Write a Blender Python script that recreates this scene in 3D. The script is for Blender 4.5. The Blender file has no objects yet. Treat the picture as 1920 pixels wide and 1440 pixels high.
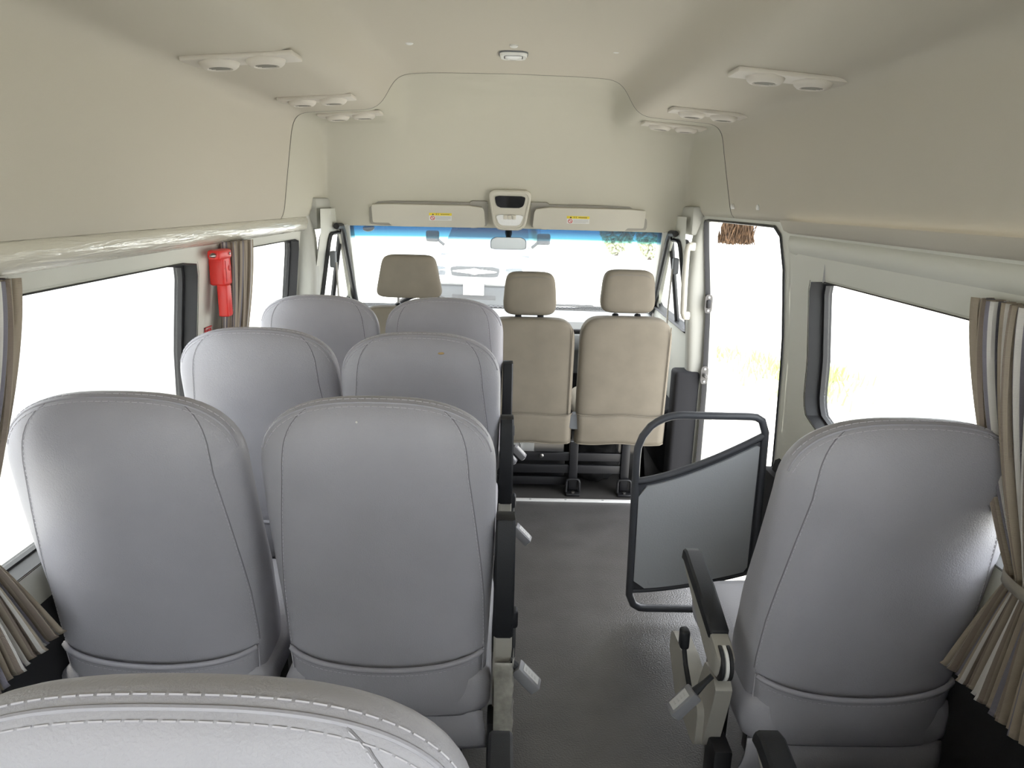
import bpy, bmesh, math, random
from math import sin, cos, pi, radians, atan2, sqrt
from mathutils import Vector, Matrix, Euler

# ---------------------------------------------------------------- camera, world, sun, exposure
scene = bpy.context.scene
col = scene.collection
F_PX, CAM_H = 1333.0, 1.48
PITCH, ROLL, YAW = radians(-14.5), radians(1.35), radians(-0.73)
cam_data = bpy.data.cameras.new('camera')
cam_data.sensor_fit = 'HORIZONTAL'; cam_data.sensor_width = 36.0
cam_data.lens = 36.0 * F_PX / 1920.0
cam_data.clip_start = 0.02
cam = bpy.data.objects.new('camera', cam_data); col.objects.link(cam)
_f = Vector((-sin(YAW)*cos(PITCH), cos(YAW)*cos(PITCH), sin(PITCH)))
_r = Vector((cos(YAW), sin(YAW), 0)); _u = _r.cross(_f)
_r2 = _r*cos(ROLL) + _u*sin(ROLL); _u2 = -_r*sin(ROLL) + _u*cos(ROLL)
cam.matrix_world = Matrix(((_r2.x, _u2.x, -_f.x, 0), (_r2.y, _u2.y, -_f.y, 0), (_r2.z, _u2.z, -_f.z, CAM_H), (0, 0, 0, 1)))
scene.camera = cam

world = bpy.data.worlds.new('sky'); scene.world = world
world.use_nodes = True
bg = world.node_tree.nodes['Background']
bg.inputs['Color'].default_value = (0.95, 0.975, 1.02, 1)
bg.inputs['Strength'].default_value = 5.0

sun_d = bpy.data.lights.new('sun', 'SUN'); sun_d.energy = 7.0; sun_d.angle = radians(3); sun_d.color = (1.0, 0.94, 0.82)
sun = bpy.data.objects.new('sun', sun_d); col.objects.link(sun)
sun.rotation_euler = (radians(8), radians(-6), 0)

scene.view_settings.view_transform = 'Standard'
scene.view_settings.look = 'None'
scene.view_settings.gamma = 1.0
scene.view_settings.use_curve_mapping = False
scene.view_settings.exposure = 0.15

# ---------------------------------------------------------------- materials
def mat(name, color, rough=0.6, metal=0.0, bump=0.0, scale=200.0, var=0.0, vscale=3.0, spec=0.5, coat=0.0, stretch=None, sheen=0.0):
    m = bpy.data.materials.new(name); m.use_nodes = True
    nt = m.node_tree; b = nt.nodes['Principled BSDF']
    b.inputs['Base Color'].default_value = (*color, 1)
    b.inputs['Roughness'].default_value = rough
    b.inputs['Metallic'].default_value = metal
    b.inputs['Specular IOR Level'].default_value = spec
    if coat: b.inputs['Coat Weight'].default_value = coat
    if sheen: b.inputs['Sheen Weight'].default_value = sheen
    tc = nt.nodes.new('ShaderNodeTexCoord')
    src = tc.outputs['Object']
    if stretch:
        mp = nt.nodes.new('ShaderNodeMapping'); mp.inputs['Scale'].default_value = stretch
        nt.links.new(src, mp.inputs['Vector']); src = mp.outputs['Vector']
    if bump:
        n = nt.nodes.new('ShaderNodeTexNoise'); n.inputs['Scale'].default_value = scale; n.inputs['Detail'].default_value = 3
        bp = nt.nodes.new('ShaderNodeBump'); bp.inputs['Strength'].default_value = bump; bp.inputs['Distance'].default_value = 0.002
        nt.links.new(src, n.inputs['Vector']); nt.links.new(n.outputs['Fac'], bp.inputs['Height'])
        nt.links.new(bp.outputs['Normal'], b.inputs['Normal'])
    if var:
        n2 = nt.nodes.new('ShaderNodeTexNoise'); n2.inputs['Scale'].default_value = vscale; n2.inputs['Detail'].default_value = 4
        rp = nt.nodes.new('ShaderNodeValToRGB')
        rp.color_ramp.elements[0].position = 0.3; rp.color_ramp.elements[1].position = 0.7
        rp.color_ramp.elements[0].color = (*[c*(1-var) for c in color], 1)
        rp.color_ramp.elements[1].color = (*[min(1, c*(1+var)) for c in color], 1)
        nt.links.new(src, n2.inputs['Vector']); nt.links.new(n2.outputs['Fac'], rp.inputs['Fac'])
        nt.links.new(rp.outputs['Color'], b.inputs['Base Color'])
    return m

def glass_mat(name, tint=(0.97, 0.985, 0.98), haze=0.0, gloss=True, band=None):
    m = bpy.data.materials.new(name); m.use_nodes = True
    nt = m.node_tree; nt.nodes.clear()
    out = nt.nodes.new('ShaderNodeOutputMaterial')
    tr = nt.nodes.new('ShaderNodeBsdfTransparent'); tr.inputs['Color'].default_value = (*tint, 1)
    last = tr.outputs[0]
    if band:
        tc = nt.nodes.new('ShaderNodeTexCoord'); sep = nt.nodes.new('ShaderNodeSeparateXYZ')
        nz = nt.nodes.new('ShaderNodeTexNoise'); nz.inputs['Scale'].default_value = 3
        rp = nt.nodes.new('ShaderNodeValToRGB'); mr = nt.nodes.new('ShaderNodeMapRange')
        mr.inputs['From Min'].default_value = band[0]; mr.inputs['From Max'].default_value = band[1]
        e = rp.color_ramp.elements
        e[0].position = 0.0; e[0].color = (*tint, 1)
        e[1].position = 1.0; e[1].color = (0.003, 0.040, 0.105, 1)
        k = e.new(0.35); k.color = (0.03, 0.16, 0.25, 1)
        k = e.new(0.18); k.color = (0.25, 0.6, 0.75, 1)
        nt.links.new(tc.outputs['Object'], sep.inputs[0]); nt.links.new(sep.outputs['Z'], mr.inputs['Value'])
        nt.links.new(mr.outputs['Result'], rp.inputs['Fac']); nt.links.new(rp.outputs['Color'], tr.inputs['Color'])
    if haze:
        df = nt.nodes.new('ShaderNodeBsdfTranslucent'); df.inputs['Color'].default_value = (0.9, 0.95, 0.96, 1)
        mx = nt.nodes.new('ShaderNodeMixShader'); mx.inputs['Fac'].default_value = haze
        nt.links.new(last, mx.inputs[1]); nt.links.new(df.outputs[0], mx.inputs[2]); last = mx.outputs[0]
    if gloss:
        gl = nt.nodes.new('ShaderNodeBsdfGlossy'); gl.inputs['Roughness'].default_value = 0.02
        lw = nt.nodes.new('ShaderNodeLayerWeight'); pw = nt.nodes.new('ShaderNodeMath'); pw.operation = 'POWER'; pw.inputs[1].default_value = 5.0
        fr = nt.nodes.new('ShaderNodeMath'); fr.operation = 'MULTIPLY_ADD'; fr.inputs[1].default_value = 0.6; fr.inputs[2].default_value = 0.035
        nt.links.new(lw.outputs['Facing'], pw.inputs[0]); nt.links.new(pw.outputs[0], fr.inputs[0])
        lw.inputs['Blend'].default_value = 0.5
        mx = nt.nodes.new('ShaderNodeMixShader')
        nt.links.new(fr.outputs[0], mx.inputs['Fac']); nt.links.new(last, mx.inputs[1]); nt.links.new(gl.outputs[0], mx.inputs[2]); last = mx.outputs[0]
    nt.links.new(last, out.inputs['Surface'])
    return m

M = {}
M['headliner'] = mat('beige_headliner_fabric', (0.565, 0.528, 0.450), 0.9, bump=0.25, scale=900, spec=0.1)
M['headliner_front'] = mat('front_headliner_fabric', (0.57, 0.548, 0.465), 0.9, bump=0.25, scale=900, spec=0.1)
M['trim'] = mat('light_grey_trim', (0.66, 0.66, 0.60), 0.6, bump=0.15, scale=700, spec=0.25)
M['pillar'] = mat('grey_pillar_trim', (0.47, 0.47, 0.43), 0.6, bump=0.15, scale=700, spec=0.25)
M['handle'] = mat('cream_handle', (0.56, 0.54, 0.47), 0.4)
M['steel'] = mat('dull_steel', (0.11, 0.105, 0.10), 0.35)
M['lower'] = mat('dark_lower_trim', (0.030, 0.030, 0.033), 0.8, bump=0.3, scale=500, spec=0.2)
M['rubber'] = mat('black_rubber', (0.018, 0.018, 0.02), 0.55)
M['black'] = mat('black_plastic', (0.016, 0.017, 0.02), 0.5, bump=0.2, scale=600, spec=0.35)
M['blackmetal'] = mat('black_painted_steel', (0.012, 0.012, 0.014), 0.4)
M['leather'] = mat('grey_leather', (0.365, 0.360, 0.392), 0.44, bump=0.35, scale=330, var=0.05, vscale=6, spec=0.4)
M['leather2'] = mat('grey_leather_piping', (0.335, 0.33, 0.365), 0.4, bump=0.2, scale=330, spec=0.45)
M['stitch'] = mat('pale_thread', (0.50, 0.49, 0.53), 0.8)
M['thread'] = mat('grey_thread', (0.20, 0.195, 0.21), 0.8)
M['cloth'] = mat('beige_seat_cloth', (0.240, 0.213, 0.170), 0.85, bump=0.3, scale=700, var=0.07, vscale=9, spec=0.15)
M['greyplastic'] = mat('warm_grey_plastic', (0.33, 0.315, 0.28), 0.5, bump=0.1, scale=500)
M['film'] = mat('peeling_grey_film', (0.30, 0.29, 0.26), 0.3, bump=0.9, scale=60, var=0.25, vscale=45)
M['visor'] = mat('visor_vinyl', (0.60, 0.575, 0.50), 0.6, bump=0.1, scale=600, spec=0.25)
M['vent'] = mat('vent_plastic', (0.64, 0.60, 0.535), 0.5)
M['white'] = mat('white_plastic', (0.75, 0.75, 0.72), 0.4)
M['labelgrey'] = mat('pale_label', (0.5, 0.5, 0.5), 0.5)
M['chrome'] = mat('chrome', (0.32, 0.31, 0.30), 0.3, metal=1.0)
M['alu'] = mat('brushed_aluminium_strip', (0.80, 0.80, 0.78), 0.4, bump=0.2, scale=150)
M['floor'] = mat('grey_rubber_floor', (0.092, 0.088, 0.087), 0.30, bump=0.9, scale=190, var=0.18, vscale=7, spec=0.9)
M['cabfloor'] = mat('dark_cab_mat', (0.055, 0.052, 0.05), 0.6, bump=0.5, scale=300, var=0.1)
M['tube'] = mat('grey_powder_coat', (0.068, 0.071, 0.082), 0.42)
M['panel'] = mat('grey_hammered_panel', (0.45, 0.465, 0.49), 0.32, bump=0.35, scale=160)
M['red'] = mat('red_plastic', (0.72, 0.030, 0.022), 0.35)
M['dkred'] = mat('dark_red_ribbed_plastic', (0.50, 0.014, 0.014), 0.45)
M['yellow'] = mat('yellow_label', (0.85, 0.68, 0.05), 0.5)
M['ink'] = mat('black_print', (0.05, 0.05, 0.05), 0.6)
M['inkgrey'] = mat('grey_print', (0.45, 0.45, 0.45), 0.6)
M['inkred'] = mat('red_print', (0.65, 0.05, 0.06), 0.6)
M['smoke'] = mat('smoked_glass_cover', (0.012, 0.012, 0.013), 0.08)
M['lens'] = mat('clear_lens', (0.85, 0.86, 0.86), 0.12, bump=0.8, scale=90)
M['mirror'] = mat('mirror_back', (0.50, 0.53, 0.54), 0.25, metal=0.3)
M['dash'] = mat('grey_dashboard', (0.14, 0.15, 0.16), 0.6, bump=0.2, scale=400)
M['bag'] = mat('black_bag_cloth', (0.012, 0.012, 0.013), 0.8, bump=0.8, scale=40)
M['belt'] = mat('beige_webbing', (0.36, 0.33, 0.28), 0.7, bump=0.3, scale=900)
M['bucklegrey'] = mat('buckle_grey', (0.20, 0.20, 0.215), 0.4)
M['glass'] = glass_mat('window_glass')
M['windshield'] = glass_mat('windshield_glass', haze=0.032, band=(1.262, 1.318))
M['carwhite'] = mat('car_white_paint', (0.6, 0.61, 0.62), 0.25, coat=0.6)
M['cardark'] = mat('car_dark_bumper', (0.05, 0.055, 0.06), 0.5)
M['carglass'] = mat('car_dark_glass', (0.12, 0.14, 0.16), 0.1)
M['bark'] = mat('tree_bark', (0.12, 0.09, 0.06), 0.9, bump=0.8, scale=20)
M['leaf'] = mat('tree_leaf', (0.62, 0.65, 0.45), 0.6)
M['straw'] = mat('dry_straw', (0.075, 0.042, 0.020), 0.9, var=0.6, vscale=30)
M['grass'] = mat('grass_blade', (0.42, 0.50, 0.22), 0.7)

# glossy crinkled film on the left rail
def film_mat():
    m = mat('rail_plastic_film', (0.60, 0.575, 0.49), 0.16, spec=0.9, coat=0.8)
    nt = m.node_tree; b = nt.nodes['Principled BSDF']
    tc = nt.nodes.new('ShaderNodeTexCoord'); mp = nt.nodes.new('ShaderNodeMapping'); mp.inputs['Scale'].default_value = (22, 1.6, 22)
    n = nt.nodes.new('ShaderNodeTexNoise'); n.inputs['Scale'].default_value = 2.5; n.inputs['Detail'].default_value = 4; n.inputs['Distortion'].default_value = 1.5
    bp = nt.nodes.new('ShaderNodeBump'); bp.inputs['Strength'].default_value = 0.45; bp.inputs['Distance'].default_value = 0.008
    nt.links.new(tc.outputs['Object'], mp.inputs[0]); nt.links.new(mp.outputs[0], n.inputs['Vector'])
    nt.links.new(n.outputs['Fac'], bp.inputs['Height']); nt.links.new(bp.outputs['Normal'], b.inputs['Normal'])
    nt.links.new(bp.outputs['Normal'], b.inputs['Coat Normal'])
    return m
M['railfilm'] = film_mat()

def curtain_mat():
    m = bpy.data.materials.new('striped_curtain_cloth'); m.use_nodes = True
    nt = m.node_tree; b = nt.nodes['Principled BSDF']; b.inputs['Roughness'].default_value = 0.9
    b.inputs['Specular IOR Level'].default_value = 0.1
    uv = nt.nodes.new('ShaderNodeUVMap'); sep = nt.nodes.new('ShaderNodeSeparateXYZ')
    mul = nt.nodes.new('ShaderNodeMath'); mul.operation = 'MULTIPLY'; mul.inputs[1].default_value = 11.0
    fr = nt.nodes.new('ShaderNodeMath'); fr.operation = 'FRACT'
    rp = nt.nodes.new('ShaderNodeValToRGB'); rp.color_ramp.interpolation = 'CONSTANT'
    e = rp.color_ramp.elements
    tan, br, gr, wh = (0.40, 0.345, 0.28), (0.27, 0.225, 0.195), (0.22, 0.21, 0.25), (0.66, 0.64, 0.62)
    stops = [(0, tan), (0.22, br), (0.30, tan), (0.42, gr), (0.50, wh), (0.58, gr), (0.64, tan), (0.78, br), (0.84, wh), (0.90, tan)]
    e[0].color = (*stops[0][1], 1); e[1].position = stops[1][0]; e[1].color = (*stops[1][1], 1)
    for p, c in stops[2:]:
        k = e.new(p); k.color = (*c, 1)
    nt.links.new(uv.outputs[0], sep.inputs[0]); nt.links.new(sep.outputs['X'], mul.inputs[0]); nt.links.new(mul.outputs[0], fr.inputs[0])
    nt.links.new(fr.outputs[0], rp.inputs['Fac']); nt.links.new(rp.outputs['Color'], b.inputs['Base Color'])
    w = nt.nodes.new('ShaderNodeTexWave'); w.inputs['Scale'].default_value = 120; w.bands_direction = 'Y'
    bp = nt.nodes.new('ShaderNodeBump'); bp.inputs['Strength'].default_value = 0.3; bp.inputs['Distance'].default_value = 0.002
    nt.links.new(uv.outputs[0], w.inputs['Vector']); nt.links.new(w.outputs['Fac'], bp.inputs['Height']); nt.links.new(bp.outputs['Normal'], b.inputs['Normal'])
    return m
M['curtain'] = curtain_mat()

def ground_mat():
    m = bpy.data.materials.new('bright_concrete_and_grass'); m.use_nodes = True
    nt = m.node_tree; b = nt.nodes['Principled BSDF']; b.inputs['Roughness'].default_value = 0.95
    tc = nt.nodes.new('ShaderNodeTexCoord'); n = nt.nodes.new('ShaderNodeTexNoise'); n.inputs['Scale'].default_value = 0.5; n.inputs['Detail'].default_value = 6
    rp = nt.nodes.new('ShaderNodeValToRGB'); rp.color_ramp.elements[0].color = (0.56, 0.545, 0.50, 1); rp.color_ramp.elements[1].color = (0.66, 0.645, 0.60, 1)
    nt.links.new(tc.outputs['Object'], n.inputs['Vector']); nt.links.new(n.outputs['Fac'], rp.inputs['Fac'])
    nt.links.new(rp.outputs['Color'], b.inputs['Base Color'])
    return m
M['ground'] = ground_mat()

# ---------------------------------------------------------------- mesh helpers
def lerp(a, b, t): return a + (b-a)*t
def interp(z, pts):
    if z <= pts[0][0]: return pts[0][1]
    for (a, va), (b, vb) in zip(pts, pts[1:]):
        if z <= b: return lerp(va, vb, (z-a)/(b-a))
    return pts[-1][1]

def root_loc(o):
    while o.parent: o = o.parent
    return Vector(o.location)

def obj(name, bm, m, parent=None, world=False, smooth=40, sub=0, solid=0):
    me = bpy.data.meshes.new(name)
    bmesh.ops.recalc_face_normals(bm, faces=bm.faces[:]) if not getattr(bm, '_keep', False) else None
    bm.to_mesh(me); bm.free()
    if smooth:
        for p in me.polygons: p.use_smooth = True
        me.set_sharp_from_angle(angle=radians(smooth))
    o = bpy.data.objects.new(name, me); col.objects.link(o)
    me.materials.append(m)
    if parent:
        o.parent = parent
        if world: me.transform(Matrix.Translation(-root_loc(parent)))
    if solid:
        s = o.modifiers.new('solid', 'SOLIDIFY'); s.thickness = solid; s.offset = 0
    if sub:
        s = o.modifiers.new('sub', 'SUBSURF'); s.levels = sub; s.render_levels = sub
    return o

def tag(o, label, cat, group=None, kind=None):
    o['label'] = label; o['category'] = cat
    if group: o['group'] = group
    if kind: o['kind'] = kind
    return o

def thing(name, label, cat, loc=(0, 0, 0), group=None, rz=0):
    o = bpy.data.objects.new(name, None); o.empty_display_size = 0.05; col.objects.link(o)
    o.location = loc; o.rotation_euler = (0, 0, rz)
    return tag(o, label, cat, group)

def struct(name, bm, m, smooth=40, solid=0, parent=None):
    o = obj(name, bm, m, parent, smooth=smooth, solid=solid)
    if not parent: o['kind'] = 'structure'
    return o

def BM(): return bmesh.new()

def add_box(bm, lo, hi, bev=0.0, seg=2, mx=None):
    r = bmesh.ops.create_cube(bm, size=1.0)
    vs = r['verts']
    c = [(a+b)/2 for a, b in zip(lo, hi)]; s = [abs(b-a) for a, b in zip(lo, hi)]
    for v in vs: v.co = Vector((v.co.x*s[0]+c[0], v.co.y*s[1]+c[1], v.co.z*s[2]+c[2]))
    fs = set(f for v in vs for f in v.link_faces)
    if bev:
        es = list(set(e for v in vs for e in v.link_edges))
        r2 = bmesh.ops.bevel(bm, geom=es, offset=bev, segments=seg, affect='EDGES', profile=0.5)
        vs = list(set(v for f in r2['faces'] for v in f.verts) | set(v for v in vs if v.is_valid))
    if mx:
        for v in vs: v.co = mx @ v.co
    return vs

def add_tube(bm, pts, r, n=8, closed=False, caps=True):
    pts = [Vector(p) for p in pts]; N = len(pts)
    rings = []; prev = None
    for i, p in enumerate(pts):
        if closed: t = (pts[(i+1) % N]-pts[i-1])
        elif i == 0: t = pts[1]-pts[0]
        elif i == N-1: t = pts[-1]-pts[-2]
        else: t = (pts[i+1]-p).normalized()+(p-pts[i-1]).normalized()
        if t.length < 1e-9: t = Vector((0, 0, 1))
        t.normalize()
        if prev is None:
            a = Vector((0, 0, 1)) if abs(t.z) < 0.9 else Vector((1, 0, 0))
            nrm = a.cross(t).normalized()
        else:
            nrm = (prev - t*prev.dot(t))
            nrm = nrm.normalized() if nrm.length > 1e-6 else prev
        prev = nrm; b = t.cross(nrm)
        rr = r[i] if isinstance(r, (list, tuple)) else r
        rings.append([bm.verts.new(p + nrm*(cos(2*pi*k/n)*rr) + b*(sin(2*pi*k/n)*rr)) for k in range(n)])
    for i in range(N if closed else N-1):
        A, B = rings[i], rings[(i+1) % N]
        for k in range(n): bm.faces.new((A[k], A[(k+1) % n], B[(k+1) % n], B[k]))
    if caps and not closed:
        bm.faces.new(rings[0][::-1]); bm.faces.new(rings[-1])
    return [v for R in rings for v in R]

def add_loft(bm, rings, cap0=True, cap1=True, closed=True):
    R = [[bm.verts.new(p) for p in ring] for ring in rings]
    n = len(R[0])
    for A, B in zip(R, R[1:]):
        for k in range(n if closed else n-1):
            bm.faces.new((A[k], A[(k+1) % n], B[(k+1) % n], B[k]))
    if cap0: bm.faces.new(R[0][::-1])
    if cap1: bm.faces.new(R[-1])
    return R

def add_grid(bm, f, us, vs, uvf=None):
    G = [[bm.verts.new(f(u, v)) for v in vs] for u in us]
    for i in range(len(us)-1):
        for j in range(len(vs)-1):
            bm.faces.new((G[i][j], G[i+1][j], G[i+1][j+1], G[i][j+1]))
    return G

def lin(a, b, n): return [a+(b-a)*i/(n-1) for i in range(n)]

def add_lathe(bm, prof, c=(0, 0, 0), axis='Z', n=24, mx=None):
    rings = []
    for r, h in prof:
        ring = []
        for k in range(n):
            a = 2*pi*k/n; x, y = r*cos(a), r*sin(a)
            p = {'Z': (x, y, h), 'Y': (x, h, y), 'X': (h, x, y)}[axis]
            p = Vector(p)+Vector(c)
            ring.append(mx @ p if mx else p)
        rings.append(ring)
    add_loft(bm, rings)

def rounded_poly(q, r, k=10):
    """closed loop of len(q)*k points; index 0 = arc middle of corner 0"""
    n = len(q); q = [Vector(p) for p in q]
    rs = r if isinstance(r, (list, tuple)) else [r]*n
    arcs = []
    for i in range(n):
        p, a, b = q[i], (q[i-1]-q[i]).normalized(), (q[(i+1) % n]-q[i]).normalized()
        ang = a.angle(b); d = rs[i]/math.tan(ang/2)
        c = p + (a+b).normalized()*(rs[i]/sin(ang/2))
        s, e = p+a*d, p+b*d
        pts = []
        m = 8
        for j in range(m+1):
            v = (s-c).lerp(e-c, j/m)
            if v.length > 1e-9: v = v.normalized()*rs[i]
            pts.append(c+v)
        arcs.append(pts)
    loop = []
    for i in range(n):
        seg = arcs[i][4:] + arcs[(i+1) % n][:5]
        L = [0]
        for a, b in zip(seg, seg[1:]): L.append(L[-1]+(b-a).length)
        for j in range(k):
            t = L[-1]*j/k
            for m_ in range(len(seg)-1):
                if L[m_+1] >= t-1e-12:
                    w = (t-L[m_])/max(1e-9, L[m_+1]-L[m_]); loop.append(seg[m_].lerp(seg[m_+1], w)); break
    return loop

def add_prism(bm, loop, f0, f1):
    """loop of 2D points, f0/f1 map (a,b)-> 3D for both sides"""
    A = [bm.verts.new(f0(p)) for p in loop]; B = [bm.verts.new(f1(p)) for p in loop]
    n = len(loop)
    bm.faces.new(A[::-1]); bm.faces.new(B)
    for k in range(n): bm.faces.new((A[k], A[(k+1) % n], B[(k+1) % n], B[k]))

def bevel_sharp(bm, off, seg=2, ang=35):
    es = [e for e in bm.edges if len(e.link_faces) == 2 and e.calc_face_angle(0) > radians(ang)]
    if es: bmesh.ops.bevel(bm, geom=es, offset=off, segments=seg, affect='EDGES', profile=0.5)

def ring_cell(bm, outer, hole, radii, fx, k=14, rad=6):
    """wall cell with a hole; outer & hole are 4 corners (y,z), fx maps (y,z)->3D"""
    H = rounded_poly(hole, radii, k)
    O = []
    for i in range(4):
        a, b = Vector(outer[i]), Vector(outer[(i+1) % 4])
        for j in range(k): O.append(a.lerp(b, j/k))
    rings = [[fx(*h.lerp(o, t)) for h, o in zip(H, O)] for t in lin(0, 1, rad)]
    add_loft(bm, rings, cap0=False, cap1=False)
    return H

def dashes(bm, pts, on=0.007, off=0.0035, r=0.0007):
    pts = [Vector(p) for p in pts]
    L = [0]
    for a, b in zip(pts, pts[1:]): L.append(L[-1]+(b-a).length)
    def at(s):
        for i in range(len(pts)-1):
            if L[i+1] >= s: return pts[i].lerp(pts[i+1], (s-L[i])/max(1e-9, L[i+1]-L[i]))
        return pts[-1]
    s = 0
    while s+on < L[-1]:
        a, b = at(s), at(s+on)
        if (b-a).length > 1e-5: add_tube(bm, [a, b], r, 4)
        s += on+off

def se(c, p): return math.copysign(abs(c)**p, c)

# ---------------------------------------------------------------- the shell of the van
# wall inner profiles (half width as a function of height)
def xl(z): return interp(z, [(-0.4, 1.0), (0.0, 1.0), (0.6, 1.0), (1.0, 0.985), (1.28, 0.955), (1.34, 0.945), (1.45, 0.94)])
SILL = 0.60
YB = -0.95

# window holes: (y0,y1,z0,z1)
LW = [(-0.75, 0.62, 0.72, 1.27), (0.80, 2.225, 0.70, 1.275), (2.46, 3.335, 0.72, 1.285)]
RW = [(-0.75, 0.62, 0.72, 1.26), (0.80, 2.225, 0.80, 1.262)]
GL = 0.045   # how far outside the trim the glass sits

def side_wall(name, sgn, wins, y_end, ztop):
    bm = BM(); fx = lambda y, z: Vector((sgn*xl(z), y, z))
    edges = [YB]
    for a, b in zip(wins, wins[1:]): edges.append((a[1]+b[0])/2)
    edges.append(y_end)
    loops = []
    for w, (ya, yb) in zip(wins, zip(edges, edges[1:])):
        H = ring_cell(bm, [(ya, SILL), (yb, SILL), (yb, ztop), (ya, ztop)],
                      [(w[0], w[2]), (w[1], w[2]), (w[1], w[3]), (w[0], w[3])], [0.07, 0.09, 0.035, 0.035], fx)
        loops.append(H)
    bmesh.ops.remove_doubles(bm, verts=bm.verts[:], dist=1e-4)
    wall = struct(name, bm, M['trim'])
    return wall, loops

wall_l, loops_l = side_wall('wall_left', -1, LW, 3.46, 1.40)
wall_r, loops_r = side_wall('wall_right', 1, RW, 2.405, 1.40)

def window(name, sgn, loop):
    # rubber-lined jamb, then a pane
    bm = BM()
    c = sum((Vector(p) for p in loop), Vector((0, 0)))/len(loop)
    def P(p, dx, s): 
        q = c+(Vector(p)-c)*s
        return Vector((sgn*(xl(p[1])+dx), q[0], q[1]))
    add_loft(bm, [[P(p, -0.004, 1.012) for p in loop], [P(p, -0.006, 1.0) for p in loop], [P(p, 0.012, 0.995) for p in loop], [P(p, GL-0.012, 0.992) for p in loop],
                  [P(p, GL-0.012, 0.972) for p in loop], [P(p, GL+0.012, 0.972) for p in loop], [P(p, GL+0.012, 1.03) for p in loop], [P(p, -0.002, 1.03) for p in loop]], cap0=False, cap1=False)
    fr = struct(name, bm, M['rubber'])
    bm = BM()
    add_loft(bm, [[P(p, GL, 0.967) for p in loop], [P(p, GL+0.004, 0.967) for p in loop]])
    g = obj('window_pane', bm, M['glass'], fr)
    return fr
for i, L in enumerate(loops_l): window('window_%d' % (i+1), -1, L)
for i, L in enumerate(loops_r): window('window_%d' % (i+4), 1, L)

# lower dark trim below the sills
def lower_trim(name, sgn, ya, yb):
    bm = BM()
    prof = [(1.0, -0.02), (0.99, 0.02), (0.985, 0.30), (0.975, 0.55), (0.985, 0.595), (1.005, 0.605)]
    add_loft(bm, [[Vector((sgn*x, y, z)) for x, z in prof] for y in lin(ya, yb, 12)], False, False, closed=False)
    return struct(name, bm, M['lower'])
lower_trim('baseboard_left', -1, YB, 3.46)
lower_trim('baseboard_right', 1, YB, 2.405)

# headliner: one swept section (upper side panels + air ducts + raised centre)
def section():
    P = [(-0.925, 1.385), (-0.912, 1.40), (-0.895, 1.52), (-0.868, 1.70)]
    P += [(-0.858, 1.755), (-0.842, 1.785), (-0.815, 1.797)]
    P += [(-0.70, 1.805), (-0.56, 1.814), (-0.535, 1.819), (-0.512, 1.832), (-0.492, 1.855), (-0.473, 1.89), (-0.453, 1.922), (-0.428, 1.942), (-0.39, 1.951)]
    P += [(-0.25, 1.956), (0.0, 1.958)]
    R = [(-x, z-0.006*(-x)/0.9) for x, z in P[:-1]][::-1]
    R = R[:-3] + [(0.905, 1.52), (0.925, 1.43), (0.945, 1.425)]
    return P+R
def resample(P, n, smooth=True):
    # Catmull-like smoothing through dense resample
    V = [Vector((a, b)) for a, b in P]
    L = [0]
    for a, b in zip(V, V[1:]): L.append(L[-1]+(b-a).length)
    out = []
    for i in range(n):
        s = L[-1]*i/(n-1)
        for j in range(len(V)-1):
            if L[j+1] >= s-1e-9:
                out.append(V[j].lerp(V[j+1], (s-L[j])/max(1e-9, L[j+1]-L[j]))); break
    for _ in range(3):
        o2 = out[:]
        for i in range(1, n-1): o2[i] = (out[i-1]+out[i]*2+out[i+1])/4
        out = o2
    return out
SEC = resample(section(), 170)
YS = 3.0
bm = BM()
add_loft(bm, [[Vector((p.x, y, p.y)) for p in SEC] for y in [YB, -0.3, 0.3, 1.0, 1.6, 2.2, YS-0.0035]], False, False, closed=False)
struct('ceiling', bm, M['headliner'], smooth=60)
# dark gap of the headliner joint
bm = BM()
cen = Vector((0, 1.55))
def grow(p, d):
    v = (p-cen).normalized(); return p+v*d
add_loft(bm, [[Vector((grow(p, 0.005).x, YS-0.03, grow(p, 0.005).y)) for p in SEC], [Vector((grow(p, 0.0035).x, YS, grow(p, 0.0035).y)) for p in SEC],
              [Vector((grow(p, 0.005).x, YS+0.03, grow(p, 0.005).y)) for p in SEC]], False, False, closed=False)
struct('trim_1', bm, M['rubber'])

WF = [(3.84, 1.335), (3.82, 1.40), (3.775, 1.50), (3.70, 1.62), (3.60, 1.75), (3.48, 1.86), (3.34, 1.94), (3.20, 1.99), (3.0, 2.06)]
def plan(x): return 0.13*(abs(x)/0.9)**2.2
def zf(Y, x):
    y = Y+plan(x)
    for (ya, za), (yb, zb) in zip(WF, WF[1:]):
        if y >= yb: return lerp(zb, za, (y-yb)/(ya-yb))
    return WF[-1][1]
def smin(a, b, k):
    h = max(k-abs(a-b), 0)/k
    return min(a, b)-h*h*k*0.25
def cap_point(p, v):
    yend = 3.84-plan(p.x)
    Y = lerp(YS+0.0035, yend, v)
    k = 0.10*min(1, v*4) + 1e-4
    return Vector((p.x, Y, smin(p.y, zf(Y, p.x), k)))
bm = BM()
vv = lin(0, 0.4, 14)+lin(0.42, 1, 46)
add_loft(bm, [[cap_point(p, v) for p in SEC] for v in vv], False, False, closed=False)
# lip turning under, towards the windscreen
struct('ceiling_front', bm, M['headliner_front'], smooth=60)

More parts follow.
